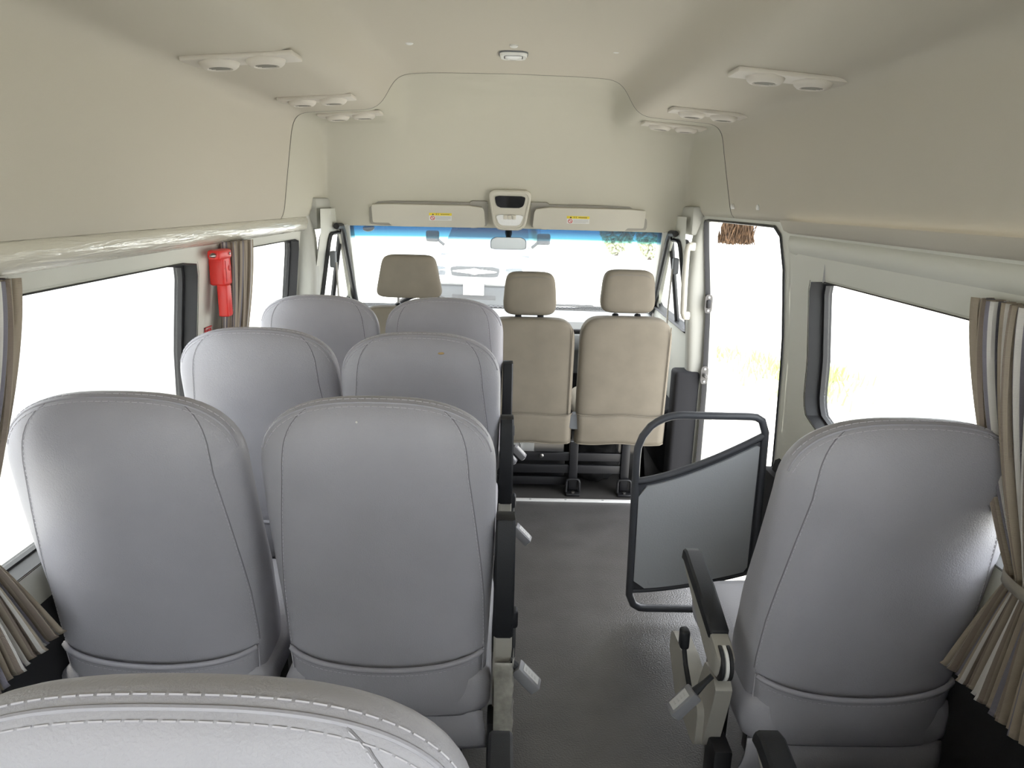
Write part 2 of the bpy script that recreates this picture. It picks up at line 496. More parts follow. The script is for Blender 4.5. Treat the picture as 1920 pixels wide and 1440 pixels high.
# outer sheet-metal skin of the roof, keeps daylight out of the joints
bm = BM()
SK = [(-1.04, 1.295), (-1.03, 1.45), (-0.985, 1.72), (-0.94, 1.88), (-0.80, 2.00), (-0.4, 2.06), (0, 2.07), (0.4, 2.06), (0.80, 2.00), (0.94, 1.88), (0.985, 1.72), (1.01, 1.50), (1.015, 1.44)]
add_loft(bm, [[Vector((x, y, z)) for x, z in SK] for y in (YB-0.04, 0.5, 2.0, 3.5)] + [[Vector((x*0.97, 3.93-plan(x), min(z, 1.75))) for x, z in SK], [Vector((x*0.95, 3.90-plan(x), min(z, 1.36))) for x, z in SK]], False, False, closed=False)
struct('roof', bm, M['carwhite'])
bm = BM(); add_box(bm, (0.955, 2.36, 1.415), (1.03, 3.9, 1.47)); struct('trim_17', bm, M['trim'])

# left rail above the windows wrapped in clear film
bm = BM()
prof = [(-0.955, 1.318), (-0.932, 1.322), (-0.920, 1.334), (-0.916, 1.352), (-0.919, 1.374), (-0.928, 1.388), (-0.955, 1.392)]
add_loft(bm, [[Vector((x, y, z)) for x, z in prof] for y in lin(YB, 3.46, 30)], True, True)
struct('trim_2', bm, M['railfilm'], smooth=60)
# right ledge
bm = BM()
prof = [(0.955, 1.325), (0.948, 1.328), (0.936, 1.36), (0.940, 1.385), (0.960, 1.395)]
add_loft(bm, [[Vector((x, y, z)) for x, z in prof] for y in lin(YB, 2.40, 20)], True, True)
struct('trim_3', bm, M['trim'], smooth=60)
bm = BM()
add_grid(bm, lambda x, y: Vector((x, y, interp(x, [(0.90, 1.436), (0.92, 1.398), (0.96, 1.39)]))), lin(0.90, 0.97, 5), lin(YB, 2.40, 8))
struct('trim_4', bm, M['headliner'])
# panel joint lines beside windows
for i, (s, y) in enumerate(((-1, 1.37), (1, 2.13))):
    bm = BM(); add_box(bm, (s*0.953-0.004, y-0.0012, 1.262), (s*0.953+0.004, y+0.0012, 1.32))
    struct('trim_%d' % (5+i), bm, M['inkgrey'])

# floor with stepwell at the right-hand door
bm = BM()
def quad(bm, a, b, c, d):
    bm.faces.new([bm.verts.new(p) for p in (a, b, c, d)])
SX, SY0, SY1 = 0.74, 2.46, 3.40
for (x0, y0, x1, y1) in ((-1.02, YB, 1.02, SY0), (-1.02, SY0, SX, 3.36), (SX, SY1-0.04, 1.02, SY1)):
    if y1 > y0: quad(bm, (x0, y0, 0), (x1, y0, 0), (x1, y1, 0), (x0, y1, 0))
quad(bm, (SX, SY0, 0), (SX, SY1, 0), (SX, SY1, -0.26), (SX, SY0, -0.26))
quad(bm, (SX, SY0, -0.26), (SX, SY1, -0.26), (1.04, SY1, -0.26), (1.04, SY0, -0.26))
quad(bm, (SX, SY0, 0), (1.04, SY0, 0), (1.04, SY0, -0.26), (SX, SY0, -0.26))
quad(bm, (SX, SY1, 0), (1.04, SY1, 0), (1.04, SY1, -0.26), (SX, SY1, -0.26))
struct('floor', bm, M['floor'], smooth=0)
bm = BM(); quad(bm, (-1.0, 3.36, 0.0), (0.74, 3.36, 0.0), (0.98, 4.75, 0.0), (-0.98, 4.75, 0.0)); quad(bm, (0.74, 3.40, 0), (1.0, 3.40, 0), (1.0, 4.75, 0), (0.9, 4.75, 0.0))
struct('floor_front', bm, M['cabfloor'], smooth=0)
strip = tag(obj('floor_strip', (lambda b: (add_box(b, (-0.25, 3.345, 0.0), (0.735, 3.378, 0.006), 0.002), b)[1])(BM()), M['alu']),
            'bright metal joint strip screwed across the floor before the front bench', 'floor trim')
for x in (0.15, 0.33, 0.52, 0.68):
    bm = BM(); add_lathe(bm, [(0.006, 0.0055), (0.006, 0.0075), (0.002, 0.008)], (x, 3.362, 0), n=10)
    obj('screw', bm, M['inkgrey'], strip)

# rear wall behind the camera, with two door windows
bm = BM(); fy = lambda x, z: Vector((x, YB, z))
rear_loops = []
for a, b, w in ((-1.02, 0.0, (-0.90, -0.05)), (0.0, 1.02, (0.05, 0.90))):
    rear_loops.append(ring_cell(bm, [(a, -0.02), (b, -0.02), (b, 2.0), (a, 2.0)], [(w[0], 0.72), (w[1], 0.72), (w[1], 1.66), (w[0], 1.66)], 0.06, fy))
struct('wall_back', bm, M['trim'])
for i, L in enumerate(rear_loops):
    bm = BM(); add_loft(bm, [[Vector((p[0], YB-0.02, p[1])) for p in L], [Vector((p[0], YB-0.024, p[1])) for p in L]])
    o = struct('window_%d' % (8+i), bm, M['glass'])

# right-hand door aperture
bm = BM()
fxr = lambda y, z: Vector((xl(z)+0.0, y, z))
HD = [(2.45, -0.25), (3.40, -0.25), (3.45, 1.408), (2.45, 1.408)]
DL = ring_cell(bm, [(2.40, -0.30), (3.50, -0.30), (3.50, 1.455), (2.40, 1.455)], HD, [0.03, 0.03, 0.02, 0.10], fxr)
struct('trim_16', bm, M['trim'])
bm = BM()
c = Vector((2.93, 0.6))
def DP(p, dx, s):
    q = c+(Vector(p)-c)*s; return Vector((xl(p[1])+dx, q[0], q[1]))
add_loft(bm, [[DP(p, -0.004, 1.01) for p in DL], [DP(p, -0.008, 1.0) for p in DL], [DP(p, 0.008, 0.996) for p in DL], [DP(p, 0.018, 1.0) for p in DL]], False, False)
door = struct('door_1', bm, M['rubber'], smooth=60)
bm = BM()
add_loft(bm, [[DP(p, 0.017, 0.999) for p in DL], [DP(p, 0.05, 1.0) for p in DL], [DP(p, 0.055, 1.0) for p in DL], [DP(p, 0.06, 1.03) for p in DL]], False, False)
obj('door_sill_frame', bm, M['trim'], door)
# dark lower trim on the pillar behind the door
bm = BM()
add_box(bm, (0.955, 2.30, 0.0), (1.0, 2.447, 0.56), 0.012); struct('trim_7', bm, M['lower'])

# ---------------------------------------------------------------- cab sides
def cab_side(sgn, wallname, winname, yb, hs):
    bm = BM()
    cx = lambda y, z: Vector((sgn*(interp(z, [(0, 0.99), (0.8, 0.955), (1.33, 0.865)])), y, z))
    hole = [(hs, 0.84), (4.52, 0.86), (3.94, 1.295), (hs, 1.295)]
    outer = [(yb, -0.02), (4.85, -0.02), (4.02, 1.42), (yb, 1.42)]
    H = ring_cell(bm, outer, hole, [0.03, 0.03, 0.06, 0.04], cx)
    struct(wallname, bm, M['trim'])
    c = Vector((3.9, 1.08))
    def P(p, dx, s):
        q = c+(Vector(p)-c)*s; v = cx(p[0], p[1]); return Vector((v.x+sgn*dx, q[0], q[1]))
    bm = BM()
    add_loft(bm, [[P(p, -0.008, 1.06) for p in H], [P(p, -0.018, 1.02) for p in H], [P(p, -0.010, 0.98) for p in H], [P(p, 0.04, 0.96) for p in H], [P(p, 0.04, 1.06) for p in H]], False, False)
    fr = struct(winname, bm, M['rubber'])
    bm = BM(); add_loft(bm, [[P(p, 0.02, 0.97) for p in H], [P(p, 0.024, 0.97) for p in H]])
    obj('window_pane', bm, M['glass'], fr)
    bm = BM()
    a, b = cx(3.90, 0.83), cx(3.86, 1.29)
    add_tube(bm, [a+Vector((sgn*0.01, 0, 0)), b+Vector((sgn*0.01, 0, 0))], 0.014, 6)
    obj('divider_bar', bm, M['rubber'], fr)
    # A-pillar
    bm = BM()
    top, bot = Vector((sgn*0.83, 3.78, 1.36)), Vector((sgn*0.985, 4.76, 0.72))
    rings = []
    for t in lin(0, 1, 9):
        q = top.lerp(bot, t)
        rings.append([q+Vector((sgn*dx, dy, dz)) for dx, dy, dz in ((-0.028, 0.03, 0.02), (-0.035, 0.0, 0.0), (-0.02, -0.045, -0.02), (0.03, -0.07, -0.03), (0.045, -0.03, 0.0), (0.03, 0.05, 0.03))])
    add_loft(bm, rings)
    bevel_sharp(bm, 0.006)
    return bm
struct('trim_8', cab_side(-1, 'wall_left_front', 'window_6', 3.40, 3.57), M['trim'])
struct('trim_9', cab_side(1, 'wall_right_front', 'window_7', 3.50, 3.60), M['trim'])

# door seals inside the A-pillars (dark line beside the windscreen pillars)
for i, s in enumerate((-1, 1)):
    bm = BM(); pts = [Vector((s*0.845, 3.62, 1.335)), Vector((s*0.842, 3.72, 1.332)), Vector((s*0.848, 3.78, 1.30)), Vector((s*0.90, 4.20, 1.00)), Vector((s*0.955, 4.62, 0.74))]
    add_tube(bm, pts, 0.016, 8)
    struct('trim_%d' % (10+i), bm, M['rubber'])

# B-pillars
for i, (s, y0, y1) in enumerate(((-1, 3.36, 3.47), (1, 3.455, 3.545))):
    bm = BM()
    loop = rounded_poly([(s*0.892, y0), (s*1.0, y0), (s*1.0, y1), (s*0.892, y1)], 0.025, 6)
    rings = []
    for z in lin(0, 1.43, 20):
        d = interp(z, [(0, 0.03), (0.7, 0.03), (1.1, 0.0), (1.33, 0.010), (1.43, 0.045)])
        rings.append([Vector((p.x+s*d, p.y, z)) for p in loop])
    add_loft(bm, rings)
    struct('trim_%d' % (12+i), bm, M['pillar'])
bm = BM(); add_box(bm, (0.86, 3.44, 0.0), (0.985, 3.56, 0.67), 0.02, 3); struct('trim_14', bm, M['lower'])
bm = BM(); add_box(bm, (-0.985, 3.34, 0.0), (-0.86, 3.52, 0.67), 0.02, 3); struct('trim_15', bm, M['lower'])

bm = BM(); add_box(bm, (0.885, 3.47, 1.335), (1.0, 3.72, 1.47), 0.012); struct('trim_18', bm, M['pillar'])
bm = BM(); add_box(bm, (-1.0, 3.42, 1.325), (-0.885, 3.72, 1.47), 0.012); struct('trim_19', bm, M['pillar'])

# windscreen
def ws(u, v):
    # u -1..1, v 0 (top)..1 (base)
    x = u*lerp(0.83, 0.985, v)
    y = lerp(3.862, 4.74, v) - 0.16*u*u*lerp(0.75, 1.0, v)
    z = lerp(1.345, 0.775, v)
    return Vector((x, y, z))
bm = BM(); add_grid(bm, ws, lin(-1, 1, 25), lin(0, 1, 15))
wso = struct('window_10', bm, M['windshield'], smooth=60)
bm = BM()
add_tube(bm, [ws(u, 0.0)+Vector((0, 0.03, 0.012)) for u in lin(-0.98, 0.98, 20)], 0.010, 8); obj('top_seal', bm, M['rubber'], wso)
bm = BM()
add_tube(bm, [ws(u, 1.0) for u in lin(-1, 1, 20)], 0.012, 8); obj('bottom_seal', bm, M['rubber'], wso)
# nose below the windscreen (bulkhead)
bm = BM(); quad(bm, (-1.02, 4.78, -0.05), (1.02, 4.78, -0.05), (1.02, 4.78, 0.79), (-1.02, 4.78, 0.79)); struct('wall_front', bm, M['lower'], smooth=0)

# dashboard
dash = thing('dashboard', 'grey dashboard stretching under the windscreen ahead of the front seats', 'dashboard', (0, 4.4, 0.3))
bm = BM()
prof = [(4.72, 0.775), (4.55, 0.79), (4.38, 0.785), (4.30, 0.765), (4.27, 0.72), (4.29, 0.62), (4.36, 0.55), (4.40, 0.42), (4.72, 0.40)]
add_loft(bm, [[Vector((x, y-0.05*x*x+0.02, z)) for y, z in prof] for x in lin(-0.93, 0.93, 20)])
bevel_sharp(bm, 0.01)
obj('dash_body', bm, M['dash'], dash, world=True)
bm = BM(); add_box(bm, (0.30, 4.245, 0.60), (0.78, 4.285, 0.70), 0.012); obj('glove_box_lid', bm, M['dash'], dash, world=True)
bm = BM(); add_box(bm, (0.30, 4.255, 0.712), (0.78, 4.285, 0.728), 0.003); obj('trim_line', bm, M['black'], dash, world=True)
for x in (0.2, 0.68):
    bm = BM(); add_box(bm, (x-0.045, 4.25, 0.735), (x+0.045, 4.30, 0.765), 0.006); obj('air_vent', bm, M['black'], dash, world=True)
bm = BM()
for x in lin(-0.45, 0.45, 31): add_box(bm, (x-0.010, 4.60, 0.803), (x+0.010, 4.63, 0.808))
obj('defroster_grille', bm, M['black'], dash, world=True)
# steering wheel
sw = thing('steering_wheel', 'dark steering wheel in front of the driver seat', 'steering wheel', (-0.47, 4.06, 0.77))
mxw = Matrix.Rotation(radians(-38), 4, 'X')
bm = BM(); add_tube(bm, [mxw @ Vector((0.205*cos(a), 0, 0.205*sin(a))) for a in lin(0, 2*pi*31/32, 32)], 0.016, 10, closed=True)
obj('rim', bm, M['black'], sw)
bm = BM(); add_lathe(bm, [(0.075, -0.02), (0.08, 0.0), (0.07, 0.035)], axis='Y', n=20, mx=mxw); obj('hub', bm, M['black'], sw)
bm = BM()
for a in (0, pi, -pi/2): add_tube(bm, [mxw @ Vector((0.05*cos(a), 0, 0.05*sin(a))), mxw @ Vector((0.2*cos(a), 0, 0.2*sin(a)))], 0.013, 8)
obj('spokes', bm, M['black'], sw)
bm = BM(); add_tube(bm, [(0, 0.02, -0.02), (0, 0.10, -0.08)], 0.03, 10); obj('column', bm, M['black'], sw)
# wiper
wp = thing('windscreen_wiper', 'thin black wiper lying along the foot of the windscreen', 'wiper', (0.42, 4.70, 0.83))
bm = BM(); add_tube(bm, [ws(u, 0.965)+Vector((0, 0.035, 0.012)) for u in lin(0.05, 0.9, 12)], 0.006, 6); obj('blade', bm, M['rubber'], wp, world=True)
bm = BM(); add_tube(bm, [ws(u, lerp(0.99, 0.965, u))+Vector((0, 0.04, 0.022)) for u in lin(0.2, 0.6, 6)], 0.007, 6); obj('arm', bm, M['blackmetal'], wp, world=True)

# ---------------------------------------------------------------- passenger seats
ZB, ZD, ZT, TILT = 0.34, 0.945, 1.102, 0.165
def hw(z): return interp(z, [(0.30, 0.218), (0.42, 0.220), (0.55, 0.226), (0.70, 0.233), (0.85, 0.237), (0.95, 0.236)])
def hdp(z): return interp(z, [(0.30, 0.055), (0.45, 0.070), (0.65, 0.078), (0.85, 0.070), (0.95, 0.066), (1.2, 0.066)])
def nexp(z): return interp(z, [(0.34, 4.0), (0.6, 3.0), (0.95, 2.6), (1.1, 2.4)])
def dome(z):
    if z <= ZD: return 1, 1
    t = min(0.9995, (z-ZD)/(ZT-ZD))
    return (1-t**2.7)**(1/2.7), (1-t**2.1)**(1/2.1)
def yc(z): return (1.05-z)*TILT + 0.062 + interp(z, [(0.34, -0.010), (0.45, 0.008), (0.65, 0.016), (0.85, 0.008), (0.95, 0.004), (1.1, 0.014)])
def bp(th, z):
    n = nexp(z); fw, fd = dome(z)
    ff = interp(z, [(0.34, 2.7), (0.5, 2.7), (0.62, 2.3), (0.75, 1.8), (0.85, 1.3), (0.95, 1.0)]) if sin(th) > 0 else 1.0
    return Vector((hw(z)*fw*se(cos(th), 2/n), yc(z)+ff*hdp(z)*fd*se(sin(th), 2/n), z))
def rear(f, z, off=0.0):
    """point on the rear face at width fraction f"""
    n = nexp(z); fw, fd = dome(z)
    x = f*hw(z)*fw
    y = yc(z) - hdp(z)*fd*(1-min(1, abs(f))**n)**(1/n)
    p = Vector((x, y, z))
    if off:
        p += Vector((0.35*f*abs(f), -1, 0.0)).normalized()*off
    return p
def crown(xf, r):
    """point on the crown: x fraction of the width, r = depth ratio (-1 rear .. 1 front)"""
    lo, hi = ZD, ZT
    for _ in range(40):
        z = (lo+hi)/2; n = nexp(z); fw, fd = dome(z)
        v = abs(xf/fw)**n + abs(r/fd)**n
        if v > 1: hi = z
        else: lo = z
    z = lo
    return Vector((xf*hw(z), yc(z)+hdp(z)*r, z))
def outward(p, d):
    c = Vector((p.x*0.55, yc(0.85)+0.01, 0.88))
    return p+(p-c).normalized()*d

def make_backrest():
    zs = lin(ZB, ZD, 20)[:-1] + [ZD+(ZT-ZD)*sin(a*pi/2) for a in lin(0, 0.985, 16)]
    bm = BM()
    add_loft(bm, [[bp(2*pi*k/64, z) for k in range(64)] for z in zs])
    return bm
SEAM = [(1.08, 0.84), (1.06, 0.80), (1.03, 0.775), (0.99, 0.76), (0.95, 0.765), (0.85, 0.815), (0.75, 0.87), (0.65, 0.918), (0.55, 0.948), (0.50, 0.955)]
def seam_f(z): return interp(z, sorted(SEAM))

def make_armrest_pad():
    bm = BM()
    rings = []
    for y, w, h0, h1 in ((0.018, 0.019, 0.012, 0.030), (0.024, 0.0215, 0.010, 0.035), (0.15, 0.0215, 0.008, 0.041), (0.272, 0.021, 0.004, 0.036), (0.292, 0.0205, -0.004, 0.026), (0.298, 0.019, -0.008, 0.010)):
        rings.append([Vector((x, y, z)) for x, z in ((-w, h0), (-w, h1-0.005), (-w+0.005, h1), (w-0.005, h1), (w, h1-0.005), (w, h0))])
    add_loft(bm, rings); return bm
def make_arm():
    bm = BM()
    rings = []
    for y, w, h0, h1 in ((-0.052, 0.012, -0.02, 0.01), (-0.045, 0.018, -0.036, 0.022), (-0.01, 0.0195, -0.048, 0.028), (0.03, 0.0195, -0.048, 0.026), (0.12, 0.0195, -0.036, 0.016), (0.24, 0.019, -0.018, 0.010), (0.292, 0.017, -0.010, 0.004)):
        rings.append([Vector((x, y, z)) for x, z in ((-w, h0+0.006), (-w, h1-0.003), (-w+0.003, h1), (w-0.003, h1), (w, h1-0.003), (w, h0+0.006), (w-0.006, h0), (-w+0.006, h0))])
    add_loft(bm, rings); return bm

def make_buckle(parent, pos, direction, button=True):
    """buckle body with a stalk; direction = axis from stalk to slot"""
    d = Vector(direction).normalized(); pos = Vector(pos)
    q = d.to_track_quat('Z', 'Y').to_matrix().to_4x4(); mx = Matrix.Translation(pos) @ q
    bm = BM(); add_box(bm, (-0.019, -0.013, 0.0), (0.019, 0.013, 0.068), 0.004, 2, mx)
    b = obj('seat_belt_buckle', bm, M['bucklegrey'], parent)
    bm = BM(); add_box(bm, (-0.011, -0.009, 0.067), (0.011, 0.004, 0.070), 0.001, 1, mx); obj('release_button', bm, M['white'], b)
    bm = BM(); add_box(bm, (-0.012, 0.0128, 0.012), (0.012, 0.0142, 0.058), 0, 1, mx)
    obj('buckle_label', bm, M['labelgrey'], b)
    bm = BM()
    for k in range(4): add_box(bm, (-0.005, 0.0140, 0.018+k*0.009), (0.004, 0.0147, 0.022+k*0.009), 0, 1, mx)
    obj('label_print', bm, M['inkgrey'], b)
    bm = BM(); add_tube(bm, [pos-d*0.05, pos-d*0.03, pos+d*0.004], [0.006, 0.006, 0.010], 8); obj('stalk', bm, M['black'], b)
    return b

def make_seat(arm_side, arm_angle, label, buckle=True):
    """arm_side: +1 right, -1 left, 0 none"""
    t = thing('passenger_seat', label, 'seat', (0, 0, 0), 'grey leather passenger seats')
    back = obj('backrest', make_backrest(), M['leather'], t, smooth=80)
    # stitching
    bm = BM()
    for s in (-1, 1):
        zz = lin(1.078, 0.50, 70)
        dashes(bm, [rear(s*seam_f(z), z, 0.0006) for z in zz])
    for r in (-0.17, -0.43):
        dashes(bm, [outward(crown(f, r), 0.0005) for f in lin(-0.93, 0.93, 60)], on=0.011, off=0.003, r=0.0009)
    obj('stitching', bm, M['stitch'], back, smooth=0)
    bm = BM(); add_tube(bm, [outward(crown(f, -0.30), -0.0012) for f in lin(-0.96, 0.96, 60)], 0.0030, 8)
    obj('crown_piping', bm, M['leather2'], back)
    bm = BM()
    for s in (-1, 1): add_tube(bm, [rear(s*(seam_f(z)+0.012), z, -0.0006) for z in lin(1.08, 0.52, 40)], 0.0013, 6)
    obj('side_seam', bm, M['thread'], back)
    # pocket with a rolled top edge
    def ptop(f): return 0.478+0.032*abs(f)**1.8
    def pk(f, v):
        z = lerp(0.335, ptop(f), v)
        bulge = 0.016*(1-abs(f)**4)*sin(min(1, v*1.05)*pi*0.72)+0.003
        return rear(f*0.955, z, bulge)
    bm = BM(); add_grid(bm, pk, lin(-1, 1, 33), lin(0, 1, 12))
    pocket = obj('back_pocket', bm, M['leather'], t, smooth=80, solid=0.003)
    bm = BM(); add_tube(bm, [pk(f, 1.0)+Vector((0, -0.002, -0.003)) for f in lin(-0.985, 0.985, 33)], 0.0062, 10)
    obj('pocket_roll', bm, M['leather2'], pocket)
    bm = BM(); dashes(bm, [pk(f, 0.885)+Vector((0, -0.003, 0)) for f in lin(-0.97, 0.97, 50)], r=0.0006)
    for s in (-1, 1): add_tube(bm, [pk(s*0.995, v)+Vector((s*0.001, -0.001, 0)) for v in lin(0, 1, 8)], 0.0014, 5)
    obj('pocket_stitching', bm, M['stitch'], pocket, smooth=0)
    # skirt flap
    def sk(f, v):
        z = lerp(0.345, 0.232, v); w = lerp(0.215, 0.236, v**1.5)
        return Vector((f*w, yc(0.34)-0.052+0.015*v-0.012*sin(v*pi)+0.004*sin(f*7)*v, z))
    bm = BM(); add_grid(bm, sk, lin(-1, 1, 25), lin(0, 1, 8))
    obj('back_skirt', bm, M['leather'], t, smooth=80, solid=0.004)
    # cushion
    bm = BM(); rings = []
    for y, s, dz in ((0.10, 0.80, 0.0), (0.115, 0.95, 0), (0.16, 1.0, 0), (0.30, 1.0, 0.0), (0.45, 1.0, 0.008), (0.54, 0.98, 0.008), (0.585, 0.90, 0.0), (0.612, 0.70, -0.008), (0.62, 0.45, -0.014)):
        ring = []
        for k in range(40):
            a = 2*pi*k/40
            ring.append(Vector((0.232*min(1, s+0.06)*se(cos(a), 2/4.5), y, 0.40+dz+0.072*s*se(sin(a), 2/3.2))))
        rings.append(ring)
    add_loft(bm, rings)
    cush = obj('seat_cushion', bm, M['leather'], t, smooth=80)
    for s in (-1, 1):
        bm = BM()
        for dx in (0.190, 0.198): dashes(bm, [Vector((s*dx, y, 0.4735-0.0035*(dx > 0.19)+(0.008 if y > 0.42 else 0.008*max(0, (y-0.3)/0.12)))) for y in lin(0.18, 0.53, 30)])
        obj('stitching', bm, M['stitch'], cush, smooth=0)
    # base
    for sx in (-1, 1):
        for y in (0.17, 0.47):
            bm = BM(); add_box(bm, (sx*0.15-0.016, y-0.02, 0.0), (sx*0.15+0.016, y+0.02, 0.33), 0.003)
            add_box(bm, (sx*0.15-0.026, y-0.035, 0.0), (sx*0.15+0.026, y+0.035, 0.012), 0.003)
            obj('leg', bm, M['blackmetal'], t)
    bm = BM()
    for y in (0.17, 0.47): add_box(bm, (-0.20, y-0.015, 0.27), (0.20, y+0.015, 0.325), 0.004)
    for sx in (-1, 1): add_box(bm, (sx*0.15-0.013, 0.12, 0.29), (sx*0.15+0.013, 0.56, 0.325), 0.004)
    obj('base_frame', bm, M['blackmetal'], t)
    if arm_side:
        S = arm_side
        # bracket shield carrying the armrest pivot
        piv = Vector((S*0.258, 0.105 if arm_angle > 45 else 0.15, 0.545))
        bm = BM()
        if arm_angle > 45: loop = rounded_poly([(0.06, 0.33), (0.115, 0.30), (0.17, 0.37), (0.150, 0.49), (0.10, 0.495), (0.07, 0.485)], 0.012, 5)
        else: loop = rounded_poly([(0.145, 0.30), (0.20, 0.27), (0.25, 0.33), (0.185, 0.49), (0.12, 0.495), (0.095, 0.48)], 0.012, 5)
        add_prism(bm, loop, lambda p: Vector((S*0.240, p[0], p[1])), lambda p: Vector((S*0.276, p[0], p[1])))
        bevel_sharp(bm, 0.004)
        br = obj('arm_bracket', bm, M['greyplastic'], t)
        bm = BM(); add_box(bm, (S*0.225, 0.09, 0.02), (S*0.266, 0.16, 0.33), 0.006); obj('bracket_post', bm, M['blackmetal'], br)
        # side shield of the cushion
        bm = BM()
        loop = rounded_poly([(0.15, 0.28), (0.34, 0.285), (0.43, 0.36), (0.42, 0.42), (0.30, 0.425), (0.15, 0.39)], 0.03, 6)
        add_prism(bm, loop, lambda p: Vector((S*0.236, p[0], p[1])), lambda p: Vector((S*0.274, p[0], p[1])))
        bevel_sharp(bm, 0.006)
        sh = obj('side_shield', bm, M['greyplastic'], t)
        bm = BM(); add_tube(bm, [(S*0.280, 0.20, 0.40), (S*0.284, 0.24, 0.44), (S*0.284, 0.27, 0.475)], 0.006, 8); 
        lev = obj('recline_lever', bm, M['black'], t)
        bm = BM(); add_box(bm, (S*0.284-0.011, 0.255, 0.465), (S*0.284+0.011, 0.285, 0.515), 0.008, 3); obj('lever_knob', bm, M['black'], lev)
        mx = Matrix.Translation(piv) @ Matrix.Rotation(radians(arm_angle), 4, 'X')
        b2 = make_arm(); bmesh.ops.transform(b2, matrix=mx, verts=b2.verts[:])
        arm = obj('armrest', b2, M['greyplastic'], t)
        b2 = make_armrest_pad(); bmesh.ops.transform(b2, matrix=mx, verts=b2.verts[:])
        obj('armrest_pad', b2, M['black'], arm)
        if arm_angle < 45:
            for hx_, hm_ in ((-0.009, 'rubber'), (0.0, 'white'), (0.009, 'rubber')):
                bm = BM(); add_lathe(bm, [(0.036, -0.004), (0.038, -0.003), (0.038, 0.003), (0.036, 0.004)], (0, 0, 0), 'X', 24, mx=Matrix.Translation(piv+Vector((hx_, -0.026, -0.014)))); obj('hinge_disc', bm, M[hm_], arm)
        if buckle:
            make_buckle(t, (S*0.288, 0.10, 0.475), (S*0.62, -0.10, -0.62))
    return t

def copy_tree(o, parent=None):
    c = o.copy(); col.objects.link(c)
    if parent: c.parent = parent; c.matrix_parent_inverse = o.matrix_parent_inverse
    for ch in list(o.children):
        if ch.name in bpy.data.objects: copy_tree(ch, c)
    return c

proto_aisle = make_seat(1, 90, 'grey leather aisle seat nearest the front bench, third along the left side of the aisle')
proto_aisle.location = (-0.240, 2.735, 0)
bpy.context.view_layer.update()
def place(proto, loc, label, rot=0):
    s = copy_tree(proto); s.location = loc; s['label'] = label; s.rotation_euler = (rot, 0, 0); return s
seat_m = place(proto_aisle, (-0.244, 1.975, 0), 'grey leather aisle seat with a small tan scuff on its crown, second along the aisle')
seat_n = place(proto_aisle, (-0.247, 1.275, 0), 'grey leather aisle seat with a white speck, nearest whole seat left of the aisle')
proto_win = make_seat(0, 0, 'grey leather left window seat farthest forward, beside the small front side window')
proto_win.location = (-0.735, 2.735, 0)
bpy.context.view_layer.update()
place(proto_win, (-0.728, 2.00, 0), 'grey leather left window seat below the red hammer, the middle one of its column')
place(proto_win, (-0.748, 1.275, 0), 'grey leather left window seat closest to the camera beside the near curtain')
seat_r = make_seat(-1, 14, 'grey leather single seat with lowered armrest alone on the right side of the aisle')
for ch in seat_r.children:
    if ch.name.split('.')[0] in ('arm_bracket', 'side_shield', 'recline_lever', 'armrest', 'seat_belt_buckle'):
        for q in [ch]+list(ch.children_recursive): q.data.transform(Matrix.Translation(({'seat_belt_buckle': -0.058, 'side_shield': -0.045, 'recline_lever': -0.045}.get(ch.name.split('.')[0], -0.027), 0, 0)))
seat_r.location = (0.768, 1.20, 0)
bpy.context.view_layer.update()
seat_f = make_seat(1, 0, 'grey leather seat in the foreground showing only its stitched crown at the lower left')
for ch in seat_f.children:
    if ch.name.split('.')[0] in ('armrest', 'arm_bracket', 'side_shield', 'recline_lever', 'seat_belt_buckle'):
        for q in [ch]+list(ch.children_recursive): q.data.transform(Matrix.Translation((0, 0.20, 0)))
seat_f.location = (-0.250, 0.422, 0)
seat_rr = place(seat_r, (0.745, 0.44, 0), 'rear right seat of which only a black armrest tip shows at the bottom edge')
for ch in seat_rr.children:
    if ch.name.split('.')[0] in ('armrest', 'arm_bracket', 'side_shield', 'recline_lever', 'seat_belt_buckle'): ch.location += Vector((-0.010, 0.125, 0))

# scuff, speck, ragged film
bm = BM(); p = outward(crown(0.27, -0.75), 0.0006)
add_lathe(bm, [(0.0095, -0.0006), (0.008, 0.0006), (0.002, 0.001)], (0, 0, 0), n=14, mx=Matrix.Translation(p) @ Matrix.Rotation(radians(50), 4, 'X') @ Matrix.Diagonal((1, 0.45, 1, 1)))
o = obj('scuff_mark', bm, mat('tan_scuff', (0.42, 0.30, 0.14), 0.7), seat_m); o['label'] = 'tan scuff'
bm = BM(); p = rear(-0.17, 1.062, 0.0008); add_lathe(bm, [(0.0022, -0.001), (0.0022, 0.0006), (0.001, 0.001)], (0, 0, 0), axis='Y', n=10, mx=Matrix.Translation(p))
o = obj('white_speck', bm, M['white'], seat_n); o['label'] = 'white speck'
random.seed(4)
bm = BM()
zs = lin(0.515, 0.285, 26)
A = [bm.verts.new((0.240, 0.056, z)) for z in zs]
B = [bm.verts.new((0.2775+random.uniform(0.0, 0.006), 0.056, z)) for z in zs]
C_ = [bm.verts.new((0.2785+random.uniform(0.0, 0.007), 0.10+random.uniform(-0.01, 0.02), z)) for z in zs]
for i in range(25):
    bm.faces.new((A[i], B[i], B[i+1], A[i+1])); bm.faces.new((B[i], C_[i], C_[i+1], B[i+1]))
o = obj('peeling_film', bm, M['film'], seat_n, solid=0.0006); o['label'] = 'ragged peeling protective film'

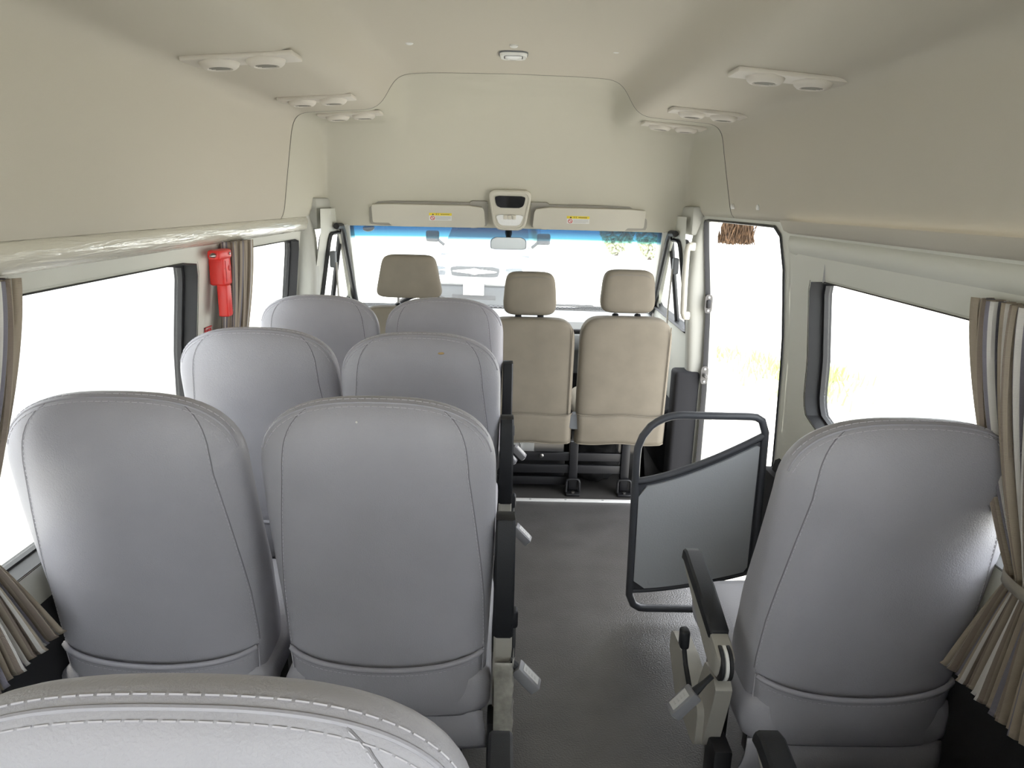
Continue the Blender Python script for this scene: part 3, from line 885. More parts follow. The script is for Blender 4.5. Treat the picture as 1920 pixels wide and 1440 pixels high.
# ---------------------------------------------------------------- front bench, driver seat
def se_box(bm, cx, cy, cz, a, b, c, n1=5, n2=5, rings=18, seg=48, taper=None):
    """super-ellipsoid like rounded block"""
    R = []
    for i in range(rings):
        ph = -pi/2*0.995 + pi*0.995*i/(rings-1)
        cp, sp = se(cos(ph), 2/n1), se(sin(ph), 2/n1)
        ring = []
        for k in range(seg):
            th = 2*pi*k/seg
            x, y, z = a*cp*se(cos(th), 2/n2), b*cp*se(sin(th), 2/n2), c*sp
            if taper: x, y = taper(x, y, z)
            ring.append(Vector((cx+x, cy+y, cz+z)))
        R.append(ring)
    add_loft(bm, R)

def front_seat(label, x, w, hw_, top, hx, bottom=0.29, Y=3.40, hz=(0.935, 1.145), driver=False, slope=0.0, cat='seat'):
    t = thing('front_seat', label, cat, (x, Y, 0), 'beige front seats')
    bm = BM()
    zc, hz2 = (top+bottom)/2, (top-bottom)/2
    def tp(dx, dy, z):
        k = z/hz2
        s = 1.0 - 0.10*max(0, (k-0.72)/0.28)**2*1.2
        return dx*s, dy - z*0.10
    se_box(bm, 0, 0.075, zc, w, 0.06, hz2, 9, 6, 26, 56, tp)
    back = obj('backrest', bm, M['cloth'], t, smooth=70)
    if not driver:
        # loose cover with lower hem panel
        def cv(f, v):
            z = lerp(bottom+0.15, bottom-0.008, v)
            xx = f*(w+0.003); 
            return Vector((xx, 0.075-0.060-0.004-(z-zc)*0.10 - 0.006*sin(v*pi)*(1-f**4) + (0.02 if abs(f) > 0.99 else 0), z+0.004*cos(f*5)))
        bm = BM(); add_grid(bm, cv, lin(-1, 1, 25), lin(0, 1, 8)); obj('lower_cover_panel', bm, M['cloth'], back, smooth=70, solid=0.004)
        bm = BM(); add_tube(bm, [cv(f, 1.0)+Vector((0, -0.001, 0)) for f in lin(-1, 1, 25)], 0.003, 6)
        add_tube(bm, [cv(f, 0.0)+Vector((0, -0.003, 0)) for f in lin(-1, 1, 25)], 0.0022, 6); obj('hem', bm, M['cloth'], back)
        bm = BM(); add_tube(bm, [Vector((w*0.93, 0.018-(z-zc)*0.10, z)) for z in lin(top-0.04, bottom+0.15, 20)], 0.003, 6); obj('cover_seam', bm, M['cloth'], back)
    # headrest
    hc, hh = (hz[0]+hz[1])/2, (hz[1]-hz[0])/2
    bm = BM()
    def tp2(dx, dy, z):
        k = z/hh
        return dx*(1.0-0.085*max(-0.2, k) if not driver else 1.0-0.14*k), dy
    se_box(bm, hx, 0.085, hc, hw_, 0.05, hh, 5.5 if not driver else 7, 4.5, 22, 48, tp2)
    hd = obj('headrest', bm, M['cloth'], t, smooth=70)
    bm = BM()
    if not driver:
        dashes(bm, [Vector((hx+f*hw_*0.80, 0.034+0.006*abs(f)**6, hc+hh*0.80-0.17*hh*abs(f)**5)) for f in lin(-1, 1, 30)], on=0.01, off=0.002, r=0.0008)
        obj('stitching', bm, M['thread'], hd)
    for s in (-1, 1):
        bm = BM(); add_tube(bm, [(hx+s*0.055, 0.085, top-0.02), (hx+s*0.055, 0.085, hz[0]+0.02)], 0.007, 10); obj('headrest_post', bm, M['chrome'], t)
        bm = BM(); add_lathe(bm, [(0.016, top-0.003), (0.016, top+0.006), (0.010, top+0.010)], (hx+s*0.055, 0.085, 0), n=14); obj('post_collar', bm, M['black'], t)
    # cushion
    bm = BM(); se_box(bm, 0, 0.36, 0.40, w, 0.25, 0.075, 3.2, 5, 16, 40); obj('seat_cushion', bm, M['cloth'], t, smooth=70)
    return t

fs1 = front_seat('beige front bench seat in the middle, between the aisle and the seat by the door', 0.125, 0.222, 0.128, 0.925, -0.003)
fs2 = front_seat('beige front passenger seat by the open side door, right half of the bench', 0.598, 0.225, 0.131, 0.940, 0.004, hz=(0.955, 1.165))
fs3 = front_seat('beige driver seat with wide headrest raised on posts, at the front left', -0.47, 0.25, 0.146, 0.965, 0.0, Y=3.42, hz=(1.005, 1.212), driver=True)
for s in (-1, 1):
    for y in (0.2, 0.5):
        bm = BM(); add_box(bm, (s*0.17-0.02, y-0.02, 0.0), (s*0.17+0.02, y+0.02, 0.36), 0.004); obj('leg', bm, M['blackmetal'], fs3)
# bench steelwork (belongs to the two bench seats as one frame)
fr = thing('bench_frame', 'black steel frame on the floor carrying the two beige bench seats', 'seat frame', (0.37, 3.50, 0))
for x in (-0.10, 0.372, 0.640):
    bm = BM(); add_box(bm, (x-0.022, 3.455, 0.02), (x+0.022, 3.495, 0.286), 0.004); lg = obj('leg', bm, M['blackmetal'], fr, world=True)
    bm = BM()
    lp = rounded_poly([(x-0.034, 0.004), (x+0.034, 0.004), (x+0.034, 0.085), (x-0.034, 0.085)], 0.014, 6)
    add_tube(bm, [(p.x, 3.445, p.y) for p in lp], 0.0065, 8, closed=True)
    add_box(bm, (x-0.036, 3.415, 0.0), (x+0.036, 3.50, 0.016), 0.005)
    obj('floor_clamp', bm, M['blackmetal'], lg, world=True)
    bm = BM(); add_lathe(bm, [(0.010, 0.016), (0.010, 0.024), (0.005, 0.026)], (x, 3.43, 0), n=6); obj('bolt', bm, M['chrome'], lg, world=True)
    bm = BM(); add_box(bm, (x-0.020, 3.80, 0.0), (x+0.020, 3.84, 0.34), 0.004); obj('leg', bm, M['blackmetal'], fr, world=True)
for z0, z1, n in ((0.110, 0.155, 'crossbar'), (0.178, 0.222, 'crossbar')):
    bm = BM(); add_box(bm, (-0.12, 3.465, z0), (0.66 if z0 < 0.2 else 0.37, 3.485, z1), 0.003); obj(n, bm, M['blackmetal'], fr, world=True)
bm = BM(); add_box(bm, (-0.12, 3.50, 0.03), (0.35, 3.525, 0.075), 0.003); obj('crossbar', bm, M['blackmetal'], fr, world=True)
bm = BM(); add_box(bm, (-0.10, 3.60, 0.01), (0.34, 3.62, 0.17), 0.004); obj('kick_plate', bm, M['blackmetal'], fr, world=True)
bm = BM(); add_lathe(bm, [(0.011, 3.462), (0.011, 3.456), (0.006, 3.452)], (0.205, 0, 0.207), 'Y', 14); obj('bolt', bm, M['chrome'], fr, world=True)
bm = BM(); add_box(bm, (-0.11, 3.62, 0.288), (0.66, 3.90, 0.318), 0.004); obj('seat_pan', bm, M['blackmetal'], fr, world=True)
bm = BM()
lp = rounded_poly([(0.335, 0.36), (0.405, 0.36), (0.395, 0.44), (0.345, 0.44)], 0.02, 6)
add_prism(bm, lp, lambda p: Vector((p.x, 3.44, p.y)), lambda p: Vector((p.x, 3.48, p.y))); obj('hinge_cover', bm, M['dash'], fr, world=True)
make_buckle(fr, (-0.345, -0.06, 0.225), (0.55, -0.1, -0.6))
# jack-like white box under the bench
wb = thing('white_fixture', 'white box with round cap tucked under the middle bench seat', 'fixture', (0.06, 3.56, 0.2))
bm = BM(); add_box(bm, (-0.05, 3.53, 0.19), (0.17, 3.60, 0.284), 0.01); obj('box', bm, M['white'], wb, world=True)
bm = BM(); add_lathe(bm, [(0.034, 3.535), (0.034, 3.516), (0.026, 3.514), (0.024, 3.52)], (0.072, 0, 0.238), 'Y', 24); obj('round_cap', bm, M['white'], wb, world=True)
# crumpled bag between the bench legs
random.seed(11)
def crumple(name, label, cat, c, a, b, h, m):
    bm = BM()
    bmesh.ops.create_icosphere(bm, subdivisions=4, radius=1.0)
    from mathutils import noise
    for v in bm.verts:
        d = 1+0.22*noise.noise(v.co*2.3+Vector(c)*3)+0.10*noise.noise(v.co*6.1)
        v.co = Vector((v.co.x*a*d, v.co.y*b*d, max(-1, v.co.z*d)*h))+Vector(c)
        v.co.z = max(v.co.z, 0.003)
    return tag(obj(name, bm, m, smooth=80), label, cat)
crumple('cloth_bag', 'crumpled black cloth bag stuffed under the front bench between its legs', 'bag', (0.51, 3.68, 0.13), 0.125, 0.10, 0.15, M['bag'])

# ---------------------------------------------------------------- door partition
pt = thing('door_partition', 'grey tubular safety partition with solid panel beside the side door step', 'partition', (0.68, 2.30, 0))
PY = 2.30
bm = BM()
loop = rounded_poly([(0.473, 0.052), (0.915, 0.052), (0.895, 0.788), (0.462, 0.788)], [0.055, 0.03, 0.05, 0.14], 16)
add_tube(bm, [(p.x, PY, p.y) for p in loop], 0.0135, 12, closed=True)
obj('tube_frame', bm, M['tube'], pt, world=True)
def arch(x):  # top edge of the solid panel
    return lerp(0.545, 0.722, ((x-0.46)/(0.895-0.46))**1.45)
def ubot(x): return lerp(0.122, 0.205, ((x-0.46)/(0.9-0.46))**1.7)
bm = BM(); add_tube(bm, [(x, PY, arch(x)) for x in lin(0.462, 0.897, 20)], 0.0125, 10); obj('curved_rail', bm, M['tube'], pt, world=True)
bm = BM(); add_tube(bm, [(x, PY, ubot(x)) for x in lin(0.468, 0.905, 20)], 0.0085, 10); obj('lower_rail', bm, M['tube'], pt, world=True)
bm = BM()
xs = lin(0.462, 0.90, 24)
lp = [Vector((x, arch(x)-0.004)) for x in xs]+[Vector((x, ubot(x))) for x in xs[::-1]]
add_prism(bm, lp, lambda p: Vector((p.x, PY-0.002, p.y)), lambda p: Vector((p.x, PY+0.002, p.y))); obj('backing_sheet', bm, M['tube'], pt, world=True)
bm = BM()
xs = lin(0.505, 0.868, 22)
lp = [Vector((0.478, arch(0.478)-0.055))]+[Vector((x, arch(x)-0.020)) for x in xs]+[Vector((0.880, arch(0.88)-0.030)), Vector((0.884, ubot(0.884)+0.03))]+[Vector((x, ubot(x)+0.014)) for x in lin(0.872, 0.522, 22)]+[Vector((0.482, ubot(0.482)+0.045))]
add_prism(bm, lp, lambda p: Vector((p.x, PY-0.012, p.y)), lambda p: Vector((p.x, PY+0.0, p.y)))
bevel_sharp(bm, 0.003)
obj('infill_panel', bm, M['panel'], pt, world=True)
bm = BM(); add_lathe(bm, [(0.013, PY-0.0125), (0.013, PY-0.0135), (0.011, PY-0.014)], (0.545, 0, 0.165), 'Y', 18); obj('round_plug', bm, M['panel'], pt, world=True)

# ---------------------------------------------------------------- air vents and ceiling lamp
def duct_z(x): 
    a = abs(x); return (1.806 if x < 0 else 1.800) + (0.70-a)*0.075
def make_vent(label, x0, x1, Y):
    xc = (x0+x1)/2; za, zb = duct_z(x0), duct_z(x1)
    t = thing('air_vent', label, 'vent', (xc, Y, (za+zb)/2-0.003), 'ceiling air vents')
    t.rotation_euler = (0, -math.atan2(zb-za, x1-x0)*1.0, 0)
    h = abs(x1-x0)/2; d = 0.047
    bm = BM()
    add_box(bm, (-h, -d, -0.009), (h, d, 0.004), 0.004, 2); obj('vent_plate', bm, M['vent'], t)
    for s in (-1, 1):
        cx = s*h*0.42
        bm = BM(); add_lathe(bm, [(0.047, -0.006), (0.048, -0.010), (0.045, -0.017), (0.038, -0.023), (0.030, -0.024), (0.027, -0.020), (0.027, -0.010), (0.004, -0.010)], (cx, 0, 0), n=28)
        nz = obj('nozzle', bm, M['vent'], t)
        bm = BM()
        for k in range(5):
            yy = lerp(-0.020, 0.020, k/4); l = sqrt(0.027**2-yy*yy)
            add_box(bm, (cx-l, yy-0.0012, -0.022), (cx+l, yy+0.0012, -0.011))
        obj('louvre', bm, M['greyplastic'], nz)
    return t
make_vent('left ceiling air vent nearest the camera, twin nozzles on a beige plate', -0.80, -0.525, 1.91)
make_vent('left ceiling air vent just behind the headliner joint, middle of its row', -0.79, -0.535, 2.63)
make_vent('left ceiling air vent ahead of the headliner joint, smallest on that side', -0.775, -0.52, 3.10)
make_vent('right ceiling air vent nearest the camera, above the upper wall panel', 0.56, 0.85, 1.92)
make_vent('right ceiling air vent just behind the headliner joint, middle of its row', 0.572, 0.845, 2.68)
make_vent('right ceiling air vent ahead of the headliner joint, above the side door', 0.56, 0.822, 3.15)

lp_ = thing('ceiling_lamp', 'small oval lamp with clear lens in the middle of the ceiling', 'lamp', (0.012, 2.60, 1.957))
bm = BM(); lo = rounded_poly([(-0.046, -0.052), (0.046, -0.052), (0.046, 0.052), (-0.046, 0.052)], 0.026, 8)
add_loft(bm, [[Vector((p.x*s, p.y*s, z)) for p in lo] for s, z in ((1.0, 0.004), (1.0, -0.006), (0.9, -0.012), (0.68, -0.011), (0.64, -0.004))], True, True); obj('bezel', bm, M['white'], lp_)
bm = BM(); add_tube(bm, [(p.x*1.01, p.y*1.01, -0.001) for p in lo], 0.003, 6, closed=True); obj('gasket', bm, M['dash'], lp_)
bm = BM(); add_tube(bm, [(p.x*0.665, p.y*0.665, -0.010) for p in lo], 0.002, 6, closed=True); obj('lens_rim', bm, M['rubber'], lp_)
bm = BM(); add_loft(bm, [[Vector((p.x*s, p.y*s, z)) for p in lo] for s, z in ((0.66, -0.006), (0.62, -0.013), (0.35, -0.017))]); obj('lens', bm, M['lens'], lp_)
for x, y, l in ((-0.32, 2.455, 'small white clip in the ceiling left of the lamp'), (0.012, 2.46, 'small white clip in the ceiling just behind the lamp'), (0.345, 2.50, 'small white clip in the ceiling right of the lamp')):
    bm = BM(); add_lathe(bm, [(0.013, 0.004), (0.013, -0.002), (0.009, -0.005), (0.003, -0.006)], (x, y, 1.955), n=16)
    tag(obj('ceiling_clip', bm, M['white']), l, 'clip', 'ceiling clips')
for x, y, z, l in ((0.908, 2.95, 1.475, 'small pale screw cap just ahead of the seam above the side door'), (0.912, 2.66, 1.475, 'small pale screw cap above the side door, behind the panel seam'), (-0.868, 3.60, 1.40, 'small pale screw cap above the left front door'), (0.80, 3.74, 1.40, 'small pale screw cap above the right front door window')):
    bm = BM(); s = 1 if x > 0 else -1
    add_lathe(bm, [(0.010, 0.012), (0.010, -0.002), (0.007, -0.004), (0.002, -0.005)], (0, 0, 0), 'X', 14, Matrix.Translation((x, y, z)) @ (Matrix.Identity(4) if s > 0 else Matrix.Rotation(pi, 4, 'Z')))
    tag(obj('screw_cap', bm, M['white']), l, 'screw cap', 'screw caps')

# ---------------------------------------------------------------- sun visors, console, mirror
def visor(label, x0, x1, sgn):
    """sgn: side of the hinge (towards the console)"""
    xc = (x0+x1)/2
    t = thing('sun_visor', label, 'sun visor', (xc, 3.768, 1.395), 'sun visors'); t.rotation_euler = (radians(15), 0, sgn*radians(6))
    w = abs(x1-x0)/2; h = 0.057
    q = [(-w, -h), (w, -h), (w, h), (-w, h)]
    o = -sgn
    # outline with a cut-out for the clip at the outer lower corner
    if o < 0: q = [(-w+0.004, -h+0.018), (-w+0.085, -h+0.018), (-w+0.105, -h), (w, -h), (w-0.012, h), (-w+0.0, h)]; rr = [0.008, 0.010, 0.010, 0.02, 0.035, 0.016]
    else: q = [(-w, -h), (w-0.105, -h), (w-0.085, -h+0.018), (w-0.004, -h+0.018), (w, h), (-w+0.012, h)]; rr = [0.02, 0.010, 0.010, 0.008, 0.016, 0.035]
    lo = rounded_poly(q, rr, 8)
    bm = BM(); add_prism(bm, lo, lambda p: Vector((p.x, -0.016, p.y)), lambda p: Vector((p.x, 0.004, p.y))); bevel_sharp(bm, 0.005, 3, 50)
    obj('visor_panel', bm, M['visor'], t)
    # recess shadow frame behind
    lo2 = rounded_poly([(-w-0.012, -h-0.002), (w+0.012, -h-0.002), (w+0.012, h+0.010), (-w-0.012, h+0.010)], 0.02, 8)
    bm = BM(); add_prism(bm, lo2, lambda p: Vector((p.x, 0.005, p.y)), lambda p: Vector((p.x, 0.02, p.y))); obj('visor_recess', bm, M['greyplastic'], t)
    bm = BM(); add_tube(bm, [(sgn*(w-0.075), 0.0, -h+0.004), (sgn*(w-0.04), 0.0, -h+0.004)], 0.010, 10); obj('hinge_clip', bm, M['greyplastic'], t)
    bm = BM(); bmp = rounded_poly([(sgn*(w-0.10), h+0.006), (sgn*(w+0.012), h+0.006), (sgn*(w+0.008), h+0.022), (sgn*(w-0.07), h+0.022)][::(1 if sgn > 0 else -1)], 0.006, 5)
    add_prism(bm, bmp, lambda p: Vector((p.x, -0.004, p.y)), lambda p: Vector((p.x, 0.03, p.y))); obj('arm_cover', bm, M['greyplastic'], t)
    # warning sticker
    sx = xc*0 + (0.052 if sgn > 0 else -0.058)
    Lx, Rx = sx-0.058+(0.005), sx+0.058+(0.005)
    z0, z1, zm = -0.022, 0.017, 0.004
    bm = BM(); add_box(bm, (Lx, -0.0172, z0), (Rx, -0.0158, zm)); st = obj('warning_sticker', bm, M['white'], t); st['label'] = 'white and yellow warning sticker'
    bm = BM(); add_box(bm, (Lx, -0.0173, zm), (Rx, -0.0158, z1)); obj('yellow_band', bm, M['yellow'], st)
    bm = BM(); bm.faces.new([bm.verts.new((Lx+a, -0.0178, zm+b)) for a, b in ((0.014, 0.002), (0.026, 0.002), (0.020, 0.011))])
    for gx in (0.034, 0.044):
        add_box(bm, (Lx+gx, -0.0178, zm+0.009), (Lx+gx+0.007, -0.0176, zm+0.0105)); add_box(bm, (Lx+gx, -0.0178, zm+0.003), (Lx+gx+0.007, -0.0176, zm+0.0045)); add_box(bm, (Lx+gx+0.003, -0.0178, zm+0.003), (Lx+gx+0.0045, -0.0176, zm+0.010))
    for gx in lin(0.060, 0.100, 9): add_box(bm, (Lx+gx, -0.0178, zm+0.004), (Lx+gx+0.003, -0.0176, zm+0.009))
    obj('warning_print', bm, M['ink'], st)
    bm = BM(); cx, cz = Lx+0.018, (z0+zm)/2
    add_tube(bm, [(cx+0.0105*cos(a), -0.0176, cz+0.009*sin(a)) for a in lin(0, 2*pi*23/24, 24)], 0.0016, 5, closed=True)
    add_tube(bm, [(cx-0.007, -0.0176, cz+0.006), (cx+0.007, -0.0176, cz-0.006)], 0.0014, 5); obj('prohibition_sign', bm, M['inkred'], st)
    bm = BM()
    for k in range(4): add_box(bm, (Lx+0.034, -0.0177, zm-0.006-k*0.005), (Rx-0.006-0.012*(k == 3), -0.0174, zm-0.0045-k*0.005))
    obj('fine_print', bm, M['inkgrey'], st)
    return t
visor('left sun visor above the driver, warning sticker near its middle', -0.690, -0.108, 1)
visor('right sun visor above the passenger seats, with warning sticker', 0.134, 0.712, -1)

cs = thing('overhead_console', 'overhead console with smoked holder and map lamps between the sun visors', 'console', (0.016, 3.775, 1.43)); cs.rotation_euler = (radians(15), 0, 0)
lo = rounded_poly([(-0.075, -0.098), (0.075, -0.098), (0.108, 0.098), (-0.108, 0.098)], [0.045, 0.045, 0.03, 0.03], 10)
bm = BM()
add_loft(bm, [[Vector((p.x*s, y, p.y*s)) for p in lo] for s, y in ((1.06, 0.05), (1.06, -0.012), (1.0, -0.018), (0.93, -0.018), (0.91, -0.013))], True, True); obj('console_body', bm, M['visor'], cs)
bm = BM(); l2 = rounded_poly([(-0.068, 0.016), (0.068, 0.016), (0.080, 0.076), (-0.080, 0.076)], [0.03, 0.03, 0.012, 0.012], 8)
add_prism(bm, l2, lambda p: Vector((p.x, -0.018, p.y)), lambda p: Vector((p.x, -0.010, p.y))); obj('smoked_cover', bm, M['smoke'], cs)
bm = BM(); l2 = rounded_poly([(-0.052, -0.076), (0.052, -0.076), (0.074, -0.020), (-0.074, -0.020)], [0.03, 0.03, 0.012, 0.012], 8)
add_prism(bm, l2, lambda p: Vector((p.x, -0.020, p.y)), lambda p: Vector((p.x, -0.010, p.y))); obj('map_lamp_lens', bm, M['lens'], cs)
for k in (-1, 0, 1):
    bm = BM(); add_box(bm, (k*0.022-0.010, -0.025, -0.042), (k*0.022+0.010, -0.016, -0.020), 0.002); obj('switch', bm, M['visor'], cs)

rm = thing('rear_view_mirror', 'rear view mirror hanging from the top of the windscreen', 'mirror', (0.012, 3.78, 1.262))
bm = BM(); lo = rounded_poly([(-0.085, -0.033), (0.103, -0.033), (0.103, 0.030), (-0.085, 0.030)], [0.015, 0.015, 0.028, 0.028], 8)
add_loft(bm, [[Vector(((p.x-0.009)*s, y, p.y*s)) for p in lo] for s, y in ((0.97, -0.006), (1.0, 0.0), (0.95, 0.018), (0.6, 0.034))]); obj('housing', bm, M['tube'], rm)
bm = BM(); add_prism(bm, lo, lambda p: Vector(((p.x-0.009)*0.955, -0.0065, p.y*0.93)), lambda p: Vector(((p.x-0.009)*0.955, -0.0050, p.y*0.93))); obj('mirror_glass', bm, M['mirror'], rm)
bm = BM(); add_tube(bm, [(0.0, 0.02, 0.01), (0.0, 0.045, 0.03), (0.0, 0.085, 0.050)], [0.010, 0.014, 0.020], 10); obj('mount', bm, M['black'], rm)
# round inspection badge on the glass
bm = BM(); add_lathe(bm, [(0.03, -0.001), (0.03, 0.001)], (0, 0, 0), 'Y', 24, Matrix.Translation(ws(-0.86, 0.04)+Vector((0, -0.006, 0))) @ Matrix.Rotation(radians(-57), 4, 'X'))
tag(obj('round_sticker', bm, M['white']), 'round white sticker at the top left corner of the windscreen', 'sticker')

# ---------------------------------------------------------------- curtains
def make_curtain(label, sgn, y0, y1, ztop, ztie, zbot, ytie, wtie, yb0, yb1, pleats, x_in, tie=True, depth=0.05, group='striped window curtains'):
    t = thing('curtain', label, 'curtain', (sgn*x_in, (y0+y1)/2, zbot), group)
    bm = BM(); uvl = bm.loops.layers.uv.new('UVMap')
    nu, nv = pleats*8+1, 40
    G = []
    for i in range(nu):
        u = i/(nu-1); row = []
        for j in range(nv):
            v = j/(nv-1); z = lerp(ztop, zbot, v)
            if z >= ztie:
                s = (ztop-z)/(ztop-ztie); k = s**1.6
                a, b = lerp(y0, ytie-wtie, k), lerp(y1, ytie+wtie, k); dp = lerp(depth, 0.026, k)
            else:
                s = (ztie-z)/(ztie-zbot); k = s**0.9
                a, b = lerp(ytie-wtie, yb0, k), lerp(ytie+wtie, yb1, k); dp = lerp(0.026, depth*1.15, k)
            ph = u*pleats*2*pi
            y = lerp(a, b, u) + 0.25*(b-a)/pleats*sin(ph*2)
            x = x_in - dp*(0.5+0.5*cos(ph)) - 0.006*sin(ph*0.37+z*5)
            row.append((bm.verts.new((sgn*x, y, z + (0.010*cos(ph) if j == nv-1 else 0))), (u, v)))
        G.append(row)
    for i in range(nu-1):
        for j in range(nv-1):
            q = (G[i][j], G[i+1][j], G[i+1][j+1], G[i][j+1])
            f = bm.faces.new([a[0] for a in q])
            for lp2, a in zip(f.loops, q): lp2[uvl].uv = a[1]
    obj('cloth', bm, M['curtain'], t, world=True, smooth=60, solid=0.0015)
    # heading tape
    bm = BM(); add_box(bm, (sgn*(x_in-0.006), y0, ztop-0.012), (sgn*(x_in+0.006), y1, ztop+0.004), 0.002); obj('heading', bm, M['belt'], t, world=True)
    if tie:
        bm = BM()
        lp3 = [Vector((sgn*(x_in-0.018+0.026*cos(a)), ytie+(wtie+0.016)*sin(a), 0)) for a in lin(0, 2*pi*31/32, 32)]
        add_loft(bm, [[p+Vector((0, 0, ztie+0.012)) for p in lp3], [p+Vector((0, 0, ztie-0.012)) for p in lp3]], False, False)
        obj('tie_band', bm, M['belt'], t, world=True, solid=0.002)
    return t
make_curtain('striped brown curtain tied back beside the right window, right picture edge', 1, 0.92, 1.375, 1.318, 0.835, 0.585, 1.10, 0.065, 0.95, 1.245, 16, 0.955)
make_curtain('striped brown curtain tied back at the near left window, left picture edge', -1, 0.90, 1.345, 1.318, 0.85, 0.585, 1.10, 0.07, 0.96, 1.305, 16, 0.955)
make_curtain('narrow striped curtain gathered between the left windows, beside the red hammer', -1, 2.38, 2.565, 1.325, 0.86, 0.70, 2.40, 0.06, 2.34, 2.48, 6, 0.95)

# ---------------------------------------------------------------- emergency hammer
hm = thing('emergency_hammer', 'red emergency hammer in its holder on the left window pillar', 'hammer', (-0.945, 2.40, 1.10))
bm = BM(); add_box(bm, (-0.955, 2.375, 1.185), (-0.905, 2.445, 1.315), 0.008, 3); hb = obj('holder', bm, M['red'], hm, world=True)
bm = BM(); add_box(bm, (-0.935, 2.318, 1.288), (-0.893, 2.425, 1.325), 0.010, 3); obj('hammer_head', bm, M['red'], hm, world=True)
bm = BM(); add_lathe(bm, [(0.010, 2.318), (0.006, 2.300), (0.001, 2.292)], (-0.914, 0, 1.306), 'Y', 12); obj('steel_tip', bm, M['chrome'], hm, world=True)
bm = BM(); add_box(bm, (-0.934, 2.375, 1.065), (-0.900, 2.415, 1.19), 0.006, 3); hh = obj('handle', bm, M['red'], hm, world=True)
bm = BM()
for z in lin(1.075, 1.175, 12): add_box(bm, (-0.936, 2.413, z), (-0.902, 2.420, z+0.005), 0.001)
obj('handle_grip', bm, M['dkred'], hh, world=True)
bm = BM(); add_box(bm, (-0.9045, 2.39, 1.20), (-0.9035, 2.392, 1.28)); add_box(bm, (-0.9045, 2.376, 1.25), (-0.9035, 2.392, 1.2515)); add_box(bm, (-0.9045, 2.376, 1.215), (-0.9035, 2.392, 1.2165)); obj('latch_lines', bm, M['dkred'], hb, world=True)
bm = BM(); add_lathe(bm, [(0.011, -0.9055), (0.011, -0.9035), (0.008, -0.903)], (0, 2.425, 1.25), 'X', 16); obj('button', bm, M['dkred'], hb, world=True)
bm = BM(); add_lathe(bm, [(0.006, -0.894), (0.006, -0.891), (0.003, -0.890)], (0, 2.40, 1.308), 'X', 12); obj('rivet', bm, M['chrome'], hm, world=True)
for ch in [hm]+list(hm.children_recursive):
    if ch.type == 'MESH': ch.data.transform(Matrix.Diagonal((1, 0.95, 0.84, 1)))
hm.location = (-0.945, 2.335, 1.118)
# red notice on the pillar under the hammer
ns = BM()
for k in range(4): add_box(ns, (-0.978, 2.30+k*0.013, 1.022), (-0.9745, 2.304+k*0.013, 1.046))
add_box(ns, (-0.978, 2.295, 1.050), (-0.9745, 2.35, 1.053)); add_box(ns, (-0.978, 2.295, 1.012), (-0.9745, 2.35, 1.015)); add_box(ns, (-0.978, 2.295, 1.012), (-0.9745, 2.298, 1.053))
for k in range(3): add_box(ns, (-0.979, 2.305+k*0.016, 0.985), (-0.9755, 2.315+k*0.016, 1.003))
tag(obj('printed_notice', ns, M['inkred']), 'small red printed notice on the pillar below the red hammer', 'notice')

# ---------------------------------------------------------------- cab hardware
gh = thing('grab_handle', 'white grab handle on the pillar ahead of the side door', 'handle', (0.87, 3.42, 1.12))
bm = BM(); add_tube(bm, [(0.885, 3.46, 1.285), (0.865, 3.425, 1.287), (0.855, 3.405, 1.26), (0.855, 3.400, 1.12), (0.862, 3.405, 0.975), (0.875, 3.43, 0.95), (0.90, 3.46, 0.952)], [0.013, 0.014, 0.015, 0.0155, 0.015, 0.014, 0.013], 12); obj('grip', bm, M['handle'], gh, world=True)
for z in (1.285, 0.952):
    bm = BM(); add_box(bm, (0.872, 3.435, z-0.02), (0.905, 3.465, z+0.02), 0.006); obj('mount', bm, M['handle'], gh, world=True)
for i, (z, l) in enumerate(((1.015, 'upper chrome striker plate on the front edge of the side door opening'), (0.66, 'lower chrome striker plate with pin on the front edge of the side door opening'))):
    t = thing('striker_plate', l, 'striker', (0.985+0.012*i, 3.425, z), 'door strikers')
    bm = BM(); lo = rounded_poly([(-0.018, -0.045), (0.018, -0.045), (0.018, 0.045), (-0.018, 0.045)], 0.015, 6)
    add_prism(bm, lo, lambda p: Vector((p.x, -0.006, p.y)), lambda p: Vector((p.x, 0.004, p.y))); bevel_sharp(bm, 0.002); obj('plate', bm, M['steel'], t)
    for s in (-1, 1):
        bm = BM(); add_lathe(bm, [(0.006, -0.006), (0.006, -0.009), (0.003, -0.010)], (0, 0, s*0.032), 'Y', 10); obj('screw', bm, M['inkgrey'], t)
    bm = BM()
    if i: add_lathe(bm, [(0.010, -0.004), (0.010, -0.030), (0.006, -0.034)], (0, 0, 0), 'Y', 14)
    else: add_box(bm, (-0.010, -0.016, -0.020), (0.010, -0.004, 0.020), 0.004)
    obj('pin', bm, M['blackmetal'] if not i else M['steel'], t)
